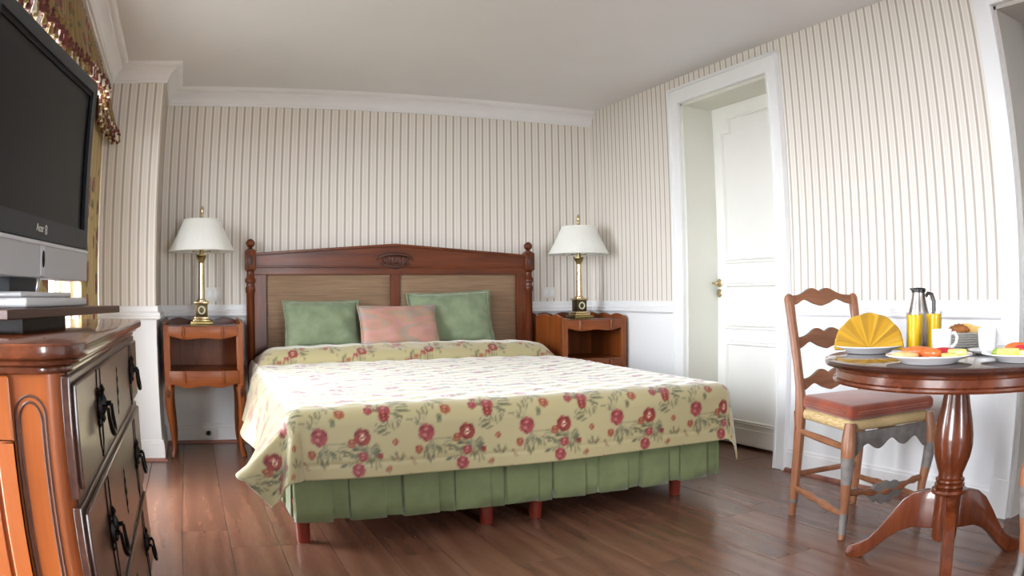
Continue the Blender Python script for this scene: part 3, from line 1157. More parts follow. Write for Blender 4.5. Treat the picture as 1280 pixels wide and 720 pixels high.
# soft top: quilted puffs and body sag, raised pillow roll at the head
topw = np.clip(1 - dd / 0.08, 0, 1)
puff = 0.0035 * np.sin(2 * PI * Tt / 0.11 + 1.2 * np.sin(S * 5)) + 0.0025 * np.sin(2 * PI * S / 0.17 + 1.5 * np.sin(Tt * 6)) + 0.004 * np.sin(S * 3.1 + 1) * np.sin(Tt * 2.3)
PZ = PZ + puff * (0.25 + 0.75 * topw) * np.where(dd > 0, 0.35, 1.0)
PZ = PZ + 0.012 * topw * np.sin(PI * np.clip(S / W_, 0, 1)) + 0.012 * topw * np.clip((Tt - 0.3) / 1.3, 0, 1)
tp = Y0 + Tt
k1 = np.clip((tp - 4.44) / 0.13, 0, 1)
k2 = np.clip((4.86 - tp) / 0.22, 0, 1)
prof = np.where(tp < 4.57, np.sqrt(np.clip(1 - (1 - k1) ** 2, 0, 1)), 0.45 + 0.55 * k2)
endt = np.clip((0.985 - np.abs((S - W_ / 2) / (W_ / 2))) / 0.16, 0, 1)
PZ = PZ + np.where((tp > 4.44) & (dd < 0.2), 0.088 * prof * np.sqrt(np.clip(1 - (1 - endt) ** 2, 0, 1)), 0) * np.clip(1 - dd / 0.1, 0, 1)
PZ = PZ - 0.016 * np.exp(-((tp - 4.435) / 0.012) ** 2) * topw
# stitched hem line
hemd = np.minimum(DROP_S - np.abs(np.where(np.abs(dx) > 0, dx, 0)), 9) * 0
hemline = np.exp(-((Tt + DROP_F - 0.052) / 0.005) ** 2) * (np.abs(dx) < 1e-9)
PY = PY + 0.003 * hemline
verts = np.stack([PX, PY, PZ], -1).reshape(-1, 3)
idx = np.arange(ns * nt).reshape(nt, ns)
quads = np.stack([idx[:-1, :-1], idx[:-1, 1:], idx[1:, 1:], idx[1:, :-1]], -1).reshape(-1, 4)
me = bpy.data.meshes.new('bedspread')
me.vertices.add(len(verts))
me.vertices.foreach_set('co', verts.astype(np.float32).ravel())
me.loops.add(quads.size)
me.loops.foreach_set('vertex_index', quads.ravel().astype(np.int32))
me.polygons.add(len(quads))
me.polygons.foreach_set('loop_start', np.arange(0, quads.size, 4, dtype=np.int32))
me.update()
me.validate()
me.shade_smooth()
ca = me.color_attributes.new('print', 'FLOAT_COLOR', 'POINT')
# print sampled from the repeat; t measured from the hem
fu = ((S + 0.02) % TS) / RES
mid = ns // 2
al = np.concatenate([[0], np.cumsum(np.hypot(np.diff(PY[:, mid]), np.diff(PZ[:, mid])))])
fv = (np.broadcast_to(al[:, None], S.shape) % TT) / RES
i0 = np.floor(fu).astype(int)
j0 = np.floor(fv).astype(int)
fu, fv = (fu - i0)[..., None], (fv - j0)[..., None]
g = lambda a, b: tile[b % th, a % tw]
colr = g(i0, j0) * (1 - fu) * (1 - fv) + g(i0 + 1, j0) * fu * (1 - fv) + g(i0, j0 + 1) * (1 - fu) * fv + g(i0 + 1, j0 + 1) * fu * fv
colr = np.concatenate([colr, np.ones(colr.shape[:2] + (1,))], -1)
ca.data.foreach_set('color', colr.reshape(-1).astype(np.float32))
t = NT('rose_print_cotton')
at = t.n('ShaderNodeAttribute', attribute_name='print')
vv = t.coord('Object', (1, 1, 1))
t.set(col=at.outputs['Color'], rough=0.5, spec=0.4, sheen=1.0, sheenr=0.4)
t.bump(t.noise(vv, 60, 3, 0.5), 0.06, 0.004)
spread = bpy.data.objects.new('bedspread', me)
COL.objects.link(spread)
me.materials.append(t.m)
me.materials.append(M_LINING)
md = spread.modifiers.new('solid', 'SOLIDIFY')
md.thickness = 0.006
md.offset = -1
md.material_offset = 1
md.material_offset_rim = 0
tag(spread, 'cream bedspread printed with red roses, draped over the bed', 'bedspread')


# ------------------------------------------------------------------ cushions
def cushion(name, label, loc, w_, h_, d_, tilt, roll, yaw, mat, flange, seed, trim):
    rr = random.Random(seed)
    o = thing(name, label, 'cushion', loc, yaw, 'cushions against the headboard')
    nx, nz = 34, 26
    a1, a2, a3 = rr.random() * 6, rr.random() * 6, rr.random() * 6
    B = Matrix.Rotation(roll, 4, 'Y')
    Tl = Matrix.Translation((0, 0, 0)) @ Matrix.Rotation(tilt, 4, 'X') @ B
    m = MB()
    def outline(u, v):
        px = u * w_ / 2 * (1 - 0.05 * (1 - v * v) * abs(u) ** 6 * 1.0)
        pz = v * h_ / 2 * (1 - 0.06 * (1 - u * u) * abs(v) ** 6 * 1.0)
        return px, pz
    for s in (-1, 1):
        def fn(i, j, s=s):
            u, v = 2 * i / (nx - 1) - 1, 2 * j / (nz - 1) - 1
            px, pz = outline(u, v)
            e = max(0, (1 - abs(u) ** 2.6) * (1 - abs(v) ** 2.6)) ** 0.5
            y = s * (d_ / 2) * e + (0.004 * math.sin(9 * u + a1 + 4 * v) + 0.004 * math.sin(7 * v + a2 - 3 * u) + 0.003 * math.sin(17 * u * v + a3)) * e
            return (px, y, pz + h_ / 2)
        m.grid(fn, nx, nz, mat=Tl)
    m.build('cushion_body', mat, o, smooth=180, local=True)
    f = MB()
    ring = []
    N = 60
    for k in range(4 * N):
        q, r = divmod(k, N)
        x = -1 + 2 * r / N
        u, v = ((x, -1), (1, x), (-x, 1), (-1, -x))[q]
        ring.append((u, v))
    fl0 = []
    def fr(i, j):
        u, v = ring[i]
        px, pz = outline(u, v)
        L_ = math.hypot(u, v)
        e = flange * j / 2
        wv = 0.006 * math.sin(i * 0.55 + a1) * (j / 2) * (flange / 0.02)
        sx = (1 if u > 0.98 else -1 if u < -0.98 else 0)
        sz = (1 if v > 0.98 else -1 if v < -0.98 else 0)
        return (px + sx * (e - 0.003), wv, pz + h_ / 2 + sz * (e - 0.003))
    if trim == 'flange':
        f.grid(fr, 4 * N, 3, mat=Tl, wrap_u=True)
        fo = f.build('flange', mat, o, smooth=180, local=True, solid=0.004)
    else:
        pts = []
        for u, v in ring:
            px, pz = outline(u, v)
            pts.append(Tl @ Vector((px * 1.005, 0, pz * 1.005 + h_ / 2)))
        f.tube(pts, 0.005, 6, closed=True)
        f.build('piping', mat, o, smooth=180, local=True)
    return o


cushion('cushion', 'sage green velvet cushion, left of the pink one and leaning on the headboard', (0.795, 4.70, 0.60), 0.47, 0.29, 0.13, -0.30, 0.0, 0.05, M_GREENCUSH, 0.012, 1, 'flange')
cushion('cushion', 'taller sage green cushion, right of the pink one and leaning on the headboard', (1.625, 4.72, 0.60), 0.54, 0.335, 0.13, -0.24, -0.035, -0.04, M_GREENCUSH, 0.012, 2, 'flange')
cushion('cushion', 'small dusty pink moire cushion in front of the two green cushions', (1.25, 4.59, 0.605), 0.50, 0.26, 0.11, -0.36, 0.0, 0.06, M_PINK, 0.010, 3, 'piping')


# ================================================================== nightstands
def nightstand(label):
    o = thing('nightstand', label, 'nightstand', (0.048, 4.715, 0), 0, 'nightstands beside the bed')
    W2, F, Bk = 0.236, -0.235, 0.232
    def b(m, name, mat, par=o, **kw):
        return m.build(name, mat, par, local=True, **kw)
    # sides with a scalloped gallery edge
    for s in (-1, 1):
        out_ = [(F + 0.012, 0.385)]
        nn = 24
        for k in range(nn + 1):
            y = F + 0.012 + (Bk - F - 0.012) * k / nn
            out_.append((y, 0.765 + 0.016 * abs(math.sin(PI * 2.5 * k / nn)) * smoothstep(0, 5, k) + (0.004 if k > 20 else 0)))
        out_.append((Bk, 0.385))
        x0, x1 = (s * W2, s * (W2 - 0.016))
        b(MB().prism(out_, min(x0, x1), max(x0, x1), 'yz'), 'side_panel', M_NS_Z, smooth=20, bevel=0.002)
        b(MB().box(s * W2 - (0.04 if s > 0 else 0), s * W2 + (0.04 if s < 0 else 0), F, F + 0.022, 0.385, 0.755), 'stile', M_NS_Z, smooth=20, bevel=0.005)
    b(MB().box(-W2 + 0.014, W2 - 0.014, F + 0.002, Bk, 0.736, 0.748), 'table_top', M_NS_TOP, smooth=20, bevel=0.003)
    gal = [(-W2 + 0.016, 0.745)]
    for k in range(41):
        u = k / 40
        gal.append((-W2 + 0.016 + (2 * W2 - 0.032) * u, 0.768 + 0.018 * abs(math.sin(PI * 3 * u))))
    gal.append((W2 - 0.016, 0.745))
    b(MB().prism(gal, Bk - 0.014, Bk), 'back_gallery', M_NS_TOP, smooth=20, bevel=0.002)
    b(MB().box(-W2 + 0.014, W2 - 0.014, Bk - 0.012, Bk, 0.40, 0.745), 'back_panel', M_NS_Z, smooth=20)
    b(MB().box(-W2 + 0.014, W2 - 0.014, F + 0.012, Bk - 0.012, 0.478, 0.494), 'shelf', M_NS_X, smooth=20, bevel=0.002)
    def wavy(z_top, zb, amp, cyc):
        p = [(W2 - 0.03, z_top), (-W2 + 0.03, z_top)]
        for k in range(41):
            u = k / 40
            p.append((-W2 + 0.03 + (2 * W2 - 0.06) * u, zb + amp * math.cos(2 * PI * cyc * u) - amp * 1.2 * math.exp(-((u - 0.5) / 0.16) ** 2)))
        return p
    b(MB().prism(wavy(0.742, 0.682, 0.008, 2), F - 0.006, F + 0.012), 'front_rail', M_NS_X, smooth=25, bevel=0.003)
    b(MB().prism(wavy(0.497, 0.412, 0.010, 2), F - 0.006, F + 0.014), 'apron', M_NS_X, smooth=25, bevel=0.003)
    for s in (-1, 1):
        for (z0, z1) in ((0.68, 0.742), (0.425, 0.494)):
            b(MB().tube([(s * 0.115, F - 0.009, z0), (s * 0.115, F - 0.011, (z0 + z1) / 2), (s * 0.115, F - 0.009, z1)], [0.006, 0.010, 0.006], 8), 'carved_bead', M_NS_Z)
    for sx in (-1, 1):
        for sy, y in ((-1, F + 0.016), (1, Bk - 0.02)):
            pts, rs = [], []
            for (dz, o_, r_) in ((0.405, 0.0, 0.026), (0.37, 0.010, 0.027), (0.32, 0.013, 0.025), (0.25, 0.006, 0.021), (0.17, -0.006, 0.017), (0.09, -0.012, 0.014), (0.045, -0.008, 0.014), (0.022, 0.002, 0.017), (0.0, 0.008, 0.015)):
                pts.append((sx * (W2 - 0.026 + o_ * 0.7), y + sy * o_ * 0.7, dz))
                rs.append(r_)
            lg = b(MB().tube(pts, rs, 10), 'leg', M_NS_Z)
            if sy < 0:
                b(MB().tube([(sx * (W2 - 0.022), y - 0.020, 0.40), (sx * (W2 - 0.018), y - 0.030, 0.37), (sx * (W2 - 0.020), y - 0.026, 0.335)], [0.006, 0.012, 0.004], 8), 'knee_carving', M_CARVE, lg)
    return o


ns_l = nightstand('open cherry nightstand with curved legs between the pier and the bed')
ns_r = copy_tree(ns_l)
ns_r.location = (2.500, 4.715, 0)
ns_r['label'] = 'open cherry nightstand in the corner, right of the bed'


# ================================================================== lamps
def lamp(label):
    o = thing('table_lamp', label, 'lamp', (0.046, 4.735, 0.7485), 0, 'brass bedside lamps')
    def b(m, name, mat, par=o, **kw):
        return m.build(name, mat, par, local=True, **kw)
    b(MB().box(-0.07, 0.07, -0.07, 0.07, 0, 0.018), 'plinth', M_BRASS_D, bevel=0.003)
    st = MB().box(-0.055, 0.055, -0.055, 0.055, 0.018, 0.03)
    st.box(-0.047, 0.047, -0.047, 0.047, 0.03, 0.046)
    b(st, 'stepped_base', M_BRASS, bevel=0.004)
    blk = b(MB().box(-0.037, 0.037, -0.037, 0.037, 0.046, 0.122), 'pedestal_block', M_LAMPBLK, bevel=0.002)
    wr = MB()
    for k in range(14):
        a = 2 * PI * k / 14
        wr.lathe([(0.0, -0.004), (0.005, 0), (0.0, 0.004)], 6, mat=T(0.019 * math.cos(a), -0.039, 0.084 + 0.021 * math.sin(a)))
    wr.tube([(0.019 * math.cos(a), -0.038, 0.084 + 0.021 * math.sin(a)) for a in [2 * PI * k / 24 for k in range(24)]], 0.0045, 6, closed=True)
    b(wr, 'wreath', M_IVORY, blk)
    b(MB().box(-0.046, 0.046, -0.046, 0.046, 0.122, 0.134), 'cap_plate', M_BRASS, bevel=0.003)
    col = [(0.030, 0.134), (0.030, 0.142), (0.022, 0.15), (0.0215, 0.155), (0.018, 0.36), (0.022, 0.364), (0.019, 0.368)]
    b(MB().lathe(col, 24), 'column', M_BRASS)
    cp = MB().lathe([(0.018, 0.366), (0.020, 0.376), (0.030, 0.396), (0.024, 0.398), (0.032, 0.402), (0.032, 0.408), (0.012, 0.41), (0.012, 0.44), (0.016, 0.444), (0.016, 0.47), (0.0, 0.472)], 16, ripple=lambda k: 1.0 + 0.06 * (k % 2))
    b(cp, 'capital', M_BRASS_D)
    for s in (-1, 1):
        b(MB().tube([(s * 0.012, 0, 0.425), (s * 0.05, 0, 0.428)], 0.0025, 6).lathe([(0.0, -0.006), (0.006, 0), (0.0, 0.006)], 8, (s * 0.053, 0, 0.428)), 'switch_knob', M_BRASS_D)
    seg = 144
    rip = lambda k: 1.0 + 0.006 * (1 if k % 2 else -1)
    sh = MB().lathe([(0.204, 0.428), (0.203, 0.431), (0.172, 0.49), (0.142, 0.55), (0.113, 0.615), (0.110, 0.615), (0.139, 0.55), (0.169, 0.49), (0.200, 0.431), (0.204, 0.428)], seg, cap=False, ripple=rip)
    so = b(sh, 'lamp_shade', M_SHADE, smooth=25)
    b(MB().tube([(0.2055 * math.cos(a), 0.2055 * math.sin(a), 0.431) for a in [2 * PI * k / 60 for k in range(60)]], 0.004, 6, closed=True), 'bottom_band', M_SHADE, so)
    b(MB().tube([(0.1145 * math.cos(a), 0.1145 * math.sin(a), 0.613) for a in [2 * PI * k / 48 for k in range(48)]], 0.004, 6, closed=True), 'top_band', M_SHADE, so)
    sp_ = MB().tube([(0, 0, 0.47), (0, 0, 0.628)], 0.004, 8)
    for k in range(3):
        a = 2 * PI * k / 3
        sp_.tube([(0, 0, 0.612), (0.112 * math.cos(a), 0.112 * math.sin(a), 0.612)], 0.002, 6)
    b(sp_, 'harp', M_BRASS_D)
    b(MB().lathe([(0.010, 0.618), (0.012, 0.624), (0.006, 0.634), (0.006, 0.645), (0.010, 0.655), (0.012, 0.668), (0.010, 0.684), (0.004, 0.696), (0.0, 0.698)], 16), 'finial', M_BRASS)
    return o


lp_l = lamp('brass table lamp with white pleated shade, beside the pier')
lp_r = copy_tree(lp_l)
lp_r.location = (2.520, 4.735, 0.7485)
lp_r['label'] = 'brass table lamp with white pleated shade, in the corner near the door'


# ================================================================== chest of drawers
CX0, CX1, CY0, CY1, CZ = -0.60, -0.20, 1.11, 2.40, 0.84
chest = thing('chest_of_drawers', 'cherry chest with black iron drawer pulls, carrying the television', 'chest of drawers', ((CX0 + CX1) / 2, (CY0 + CY1) / 2, 0))


def rounded_plan(x0, x1, y0, y1, r, seg=6, only_front=True):
    pts = [(x0, y0)]
    for k in range(seg + 1):
        a = -PI / 2 + PI / 2 * k / seg
        pts.append((x1 - r + r * math.cos(a), y0 + r + r * math.sin(a)))
    for k in range(seg + 1):
        a = PI / 2 * k / seg
        pts.append((x1 - r + r * math.cos(a), y1 - r + r * math.sin(a)))
    pts.append((x0, y1))
    return pts


bd = MB()
bd.prism(rounded_plan(CX0, CX1 - 0.006, CY0 + 0.004, CY1 - 0.004, 0.03), 0.09, CZ - 0.035, 'xy')
bd.build('carcass', [M_CHEST_SIDE], chest, smooth=30)
MB().prism(rounded_plan(CX0 + 0.002, CX1 - 0.002, CY0 + 0.03, CY1 - 0.03, 0.04), 0.06, 0.10, 'xy').build('plinth', M_CHEST_FRONT, chest, smooth=30)
for yy in (CY0 + 0.06, CY1 - 0.06):
    for xx in (CX0 + 0.05, CX1 - 0.06):
        MB().lathe([(0.02, 0), (0.034, 0.012), (0.036, 0.035), (0.028, 0.06)], 16, (xx, yy, 0)).build('foot', M_CHEST_FRONT, chest)
tp_ = MB()
for (ov, z0, z1) in ((0.006, CZ - 0.045, CZ - 0.032), (0.018, CZ - 0.032, CZ - 0.022), (0.032, CZ - 0.022, CZ)):
    tp_.prism(rounded_plan(CX0, CX1 + ov, CY0 - ov, CY1 + ov, 0.055 + ov), z0, z1, 'xy')
tp_.build('chest_top', M_CHEST_TOP, chest, smooth=30, bevel=0.006, bseg=3)
# front frame behind the drawers
MB().box(CX1 - 0.02, CX1 - 0.001, CY0 + 0.034, CY1 - 0.034, 0.10, CZ - 0.045).build('front_frame', M_CHEST_FRONT, chest, smooth=0)
# near end: frame and raised panel
ep = MB()
ep.box(CX0, CX1 - 0.092, CY0 - 0.006, CY0 + 0.006, 0.70, CZ - 0.046)
ep.box(CX0, CX1 - 0.092, CY0 - 0.006, CY0 + 0.006, 0.10, 0.16)
ep.box(CX1 - 0.122, CX1 - 0.092, CY0 - 0.006, CY0 + 0.006, 0.16, 0.70)
ep.box(CX0, CX0 + 0.04, CY0 - 0.006, CY0 + 0.006, 0.16, 0.70)
ep.build('end_frame', M_CHEST_SIDE, chest, smooth=20, bevel=0.003)
MB().box(CX0 + 0.05, CX1 - 0.130, CY0 - 0.003, CY0 + 0.005, 0.17, 0.685).build('end_panel', M_CHEST_SIDE, chest, smooth=20, bevel=0.003)
for k, off in enumerate((0.0, 0.009)):
    # arched double groove on the rounded corner
    pts = []
    x0_, x1_ = CX1 - 0.086 + off * 0.7, CX1 - 0.036 - off * 0.7
    zt_ = 0.765 - off
    yy_ = CY0 + 0.0035
    for z in (0.14, 0.30, 0.50, 0.70):
        pts.append((x0_, yy_, z))
    for q in range(13):
        u = q / 12
        pts.append(((x0_ + x1_) / 2 - (x1_ - x0_) / 2 * math.cos(PI * u), yy_, zt_ - 0.028 + 0.028 * math.sin(PI * u)))
    for z in (0.70, 0.50, 0.30, 0.14):
        pts.append((x1_, yy_, z))
    MB().tube(pts, 0.0022, 5).build('corner_reeding', M_CHEST_FRONT, chest)


def pull(parent, y, zc, hh):
    x = CX1 + 0.0125
    pm = MB()
    # pierced back plate outline
    q = [(y - 0.030, zc + 0.01), (y - 0.026, zc + hh * 0.42), (y + 0.026, zc + hh * 0.42), (y + 0.030, zc + 0.01), (y + 0.022, zc - hh * 0.30), (y, zc - hh * 0.44), (y - 0.022, zc - hh * 0.30)]
    pm.tube([(x, a, b_) for a, b_ in q], 0.0018, 5, closed=True)
    p = pm.build('pull_plate', M_IRON, parent)
    ps = MB()
    for s in (-1, 1):
        yy = y + s * 0.030
        ps.lathe([(0.0, -0.036), (0.005, -0.028), (0.003, -0.020), (0.008, -0.010), (0.009, 0.0), (0.007, 0.010), (0.003, 0.018), (0.006, 0.026), (0.0, 0.036)], 8, (x + 0.003, yy, zc + 0.012))
        ps.tube([(x, yy, zc + 0.012), (x + 0.02, yy, zc + 0.012)], 0.005, 6)
    bail = []
    for k in range(13):
        a = PI * k / 12
        bail.append((x + 0.020 + 0.006 * math.sin(a), y - 0.030 * math.cos(a), zc + 0.012 - 0.050 * math.sin(a) ** 0.7))
    ps.tube(bail, [0.0032 + 0.0022 * math.sin(PI * k / 12) for k in range(13)], 8)
    ps.build('bail_handle', M_IRON, p if False else parent)


def escutcheon(parent, y, zc):
    x = CX1 + 0.012
    m = MB()
    m.lathe([(0.0, -0.058), (0.006, -0.048), (0.004, -0.038), (0.010, -0.026), (0.005, -0.014), (0.013, 0.0), (0.006, 0.014), (0.011, 0.026), (0.004, 0.036), (0.007, 0.046), (0.0, 0.056)], 8, mat=T(x, y, zc) @ Matrix.Diagonal((0.35, 1, 1, 1)))
    m.build('keyhole_plate', M_IRON, parent)


for (z0, z1) in ((0.610, 0.792), (0.348, 0.598), (0.105, 0.336)):
    dm = MB().box(CX1 - 0.012, CX1 + 0.004, CY0 + 0.018, CY1 - 0.018, z0, z1)
    dr = dm.build('drawer', M_CHEST_FRONT, chest, smooth=20, bevel=0.003)
    MB().box(CX1 + 0.003, CX1 + 0.012, CY0 + 0.030, CY1 - 0.030, z0 + 0.012, z1 - 0.012).build('drawer_front_panel', M_CHEST_FRONT, dr, smooth=20, bevel=0.004)
    zc = (z0 + z1) / 2
    pull(dr, CY0 + 0.30, zc, z1 - z0)
    pull(dr, CY1 - 0.27, zc, z1 - z0)
    escutcheon(dr, (CY0 + CY1) / 2, zc)

# ================================================================== television and swivel board
TVL, TVR = (-0.418, 1.792), 1.403
sb = thing('swivel_board', 'dark wooden swivel board between the chest and the television', 'swivel stand', (TVL[0], TVL[1], CZ), TVR)
MB().box(-0.26, 0.02, -0.10, 0.12, 0.0, 0.025).build('swivel_base', M_IRON, sb, local=True)
MB().box(-0.46, 0.335, -0.155, 0.17, 0.0255, 0.0435).build('board', M_BOARD, sb, local=True, smooth=20, bevel=0.002)

tv = thing('television', 'dark grey flat television with silver speaker bar, on the chest', 'television', (TVL[0], TVL[1], CZ + 0.0440), TVR)
ZB = CZ + 0.0440


def tb(m, name, mat, par=tv, **kw):
    return m.build(name, mat, par, local=True, **kw)


W2 = 0.40
z0, z1 = 1.034 - ZB, 1.498 - ZB
fr = MB()
fr.box(-W2, -W2 + 0.032, -0.035, 0.03, z0, z1)
fr.box(W2 - 0.032, W2, -0.035, 0.03, z0, z1)
fr.box(-W2 + 0.032, W2 - 0.032, -0.035, 0.03, z1 - 0.032, z1)
fr.box(-W2 + 0.032, W2 - 0.032, -0.035, 0.03, z0, z0 + 0.05)
bez = tb(fr, 'bezel', M_TV, smooth=0)
inn = MB()
a, b_, c0, c1 = -W2 + 0.032, W2 - 0.032, z0 + 0.05, z1 - 0.032
q = 0.013
inn.box(a, a + q, -0.030, 0.0, c0, c1)
inn.box(b_ - q, b_, -0.030, 0.0, c0, c1)
inn.box(a + q, b_ - q, -0.030, 0.0, c1 - q, c1)
tb(inn, 'inner_border', M_TVBLACK, bez, smooth=0)
tb(MB().box(a + q, b_ - q, -0.026, 0.0, c0 - 0.001, c1 - q), 'screen', M_SCREEN, smooth=0)
tb(MB().box(-W2 + 0.04, W2 - 0.04, 0.03, 0.085, z0 + 0.03, z1 - 0.03), 'back_housing', M_TV, smooth=20, bevel=0.015)
spz0 = 0.948 - ZB
sbm = tb(MB().box(-W2, W2, -0.036, 0.03, spz0, z0 - 0.001), 'speaker_bar', M_SILVER, smooth=20, bevel=0.004)
tb(MB().box(-W2 + 0.002, W2 - 0.002, -0.040, 0.0, z0 - 0.012, z0 - 0.004), 'silver_lip', M_SILVERL, sbm, smooth=20, bevel=0.002)
CXS = 0.02
tb(MB().box(CXS - 0.014, CXS + 0.014, -0.040, -0.030, spz0 + 0.004, z0 - 0.012), 'control_strip', M_SILVERL, sbm, smooth=20, bevel=0.002)
tb(MB().lathe([(0.0, 0.003), (0.007, 0.002), (0.0075, 0.0), (0.0, -0.001)], 16, mat=T(CXS, -0.0405, (spz0 + z0) / 2, 0, PI / 2) @ Matrix.Diagonal((1, 2.6, 1, 1))), 'power_button', M_TVBLACK, sbm)
nk = MB().prism([(-0.10, 0.0), (0.06, 0.0), (0.085, spz0 + 0.02), (-0.10, spz0 + 0.02)], 0.0, 0.05)
tb(nk, 'stand_neck', M_TV, smooth=20, bevel=0.004)
tb(MB().tube([(0.062, -0.002, 0.022), (0.072, -0.004, 0.04), (0.088, -0.004, spz0 + 0.004)], 0.004, 6), 'neck_trim', M_SILVERL)
tb(MB().box(-0.27, 0.155, -0.115, 0.14, 0.0, 0.020), 'stand_base', M_SILVERL, smooth=30, bevel=0.006, bseg=3)
tb(MB().box(-0.23, 0.115, -0.085, 0.12, 0.020, 0.032), 'stand_foot', M_SILVERL, smooth=30, bevel=0.005, bseg=3)


def text_part(name, body, size, mat, parent, M_):
    cu = bpy.data.curves.new(name, 'FONT')
    cu.body = body
    cu.size = size
    cu.extrude = 0.0006
    cu.align_x = 'CENTER'
    o = bpy.data.objects.new(name, cu)
    COL.objects.link(o)
    dg = bpy.context.evaluated_depsgraph_get()
    me_ = bpy.data.meshes.new_from_object(o.evaluated_get(dg))
    bpy.data.objects.remove(o)
    me_.materials.clear()
    me_.materials.append(mat)
    me_.transform(M_)
    r = bpy.data.objects.new(name, me_)
    COL.objects.link(r)
    r.parent = parent
    return r


text_part('logo', 'Acer', 0.026, M_LOGO, bez, T(0.005, -0.0355, z0 + 0.018, 0, PI / 2))
em = MB()
for zz in (0.020, 0.030):
    em.tube([(0.048 + 0.006 * math.cos(a_), -0.0355, z0 + zz + 0.005 * math.sin(a_)) for a_ in [2 * PI * k / 14 for k in range(14)]], 0.0014, 5, closed=True)
tb(em, 'emblem', M_LOGO, bez)

# ================================================================== round table
TC = (2.086, 1.388)
ZTB = 0.705
tab = thing('dining_table', 'round mahogany pedestal table set for breakfast', 'table', (TC[0], TC[1], 0))


def pb(m, name, mat, par=tab, **kw):
    return m.build(name, mat, par, local=True, **kw)


pb(MB().lathe([(0.0, 0.680), (0.430, 0.680), (0.446, 0.684), (0.450, 0.692), (0.447, 0.700), (0.438, 0.704), (0.432, 0.7035), (0.428, ZTB), (0.0, ZTB)], 96), 'table_top', M_TABLE_TOP, smooth=30)
pb(MB().lathe([(0.395, 0.680), (0.418, 0.680), (0.416, 0.672), (0.412, 0.668), (0.412, 0.648), (0.420, 0.644), (0.422, 0.638), (0.418, 0.632), (0.395, 0.632)], 96, cap=False), 'apron', M_TABLE, smooth=30)
ped = [(0.0, 0.10), (0.020, 0.10), (0.040, 0.108), (0.045, 0.118), (0.045, 0.262), (0.062, 0.266), (0.066, 0.272), (0.062, 0.280), (0.048, 0.284), (0.054, 0.290), (0.054, 0.296), (0.046, 0.300), (0.052, 0.306), (0.052, 0.312), (0.044, 0.318), (0.044, 0.330), (0.052, 0.350), (0.064, 0.385), (0.070, 0.420), (0.069, 0.455), (0.062, 0.500), (0.052, 0.545), (0.043, 0.595), (0.040, 0.640), (0.046, 0.672), (0.11, 0.679), (0.11, 0.6805), (0.0, 0.6805)]
pb(MB().lathe(ped, 40), 'pedestal', M_TABLE_Z, smooth=40)
leg_out = [(0.040, 0.268), (0.085, 0.268), (0.125, 0.258), (0.165, 0.230), (0.205, 0.180), (0.245, 0.125), (0.285, 0.080), (0.325, 0.056), (0.350, 0.047), (0.368, 0.034), (0.372, 0.016), (0.365, 0.0), (0.315, 0.0), (0.295, 0.014), (0.255, 0.046), (0.215, 0.085), (0.170, 0.118), (0.120, 0.138), (0.040, 0.142)]
for ang in (106, 219, 340):
    Mx = Matrix.Rotation(math.radians(ang), 4, 'Z')
    pb(MB().prism(leg_out, -0.019, 0.019, 'xz', mat=Mx), 'leg', M_TABLE_Z, smooth=40, bevel=0.006)


# ================================================================== chairs
def rail_outline(hw, top_z, bot_z, hump, n_=36):
    """wavy double-humped ladder rail"""
    up_, lo_ = [], []
    for k in range(n_ + 1):
        u = -1 + 2 * k / n_
        au = abs(u)
        zt = top_z - hump + hump * (math.exp(-((au - 0.24) / 0.30) ** 2))
        zb = bot_z + hump * 0.75 * math.exp(-((au - 0.52) / 0.24) ** 2) + hump * 0.25 * smoothstep(0.8, 1.0, au) * 0
        zb -= hump * 0.15 * math.exp(-(au / 0.10) ** 2)
        up_.append((u * hw, zt))
        lo_.append((u * hw, zb))
    return lo_ + up_[::-1]


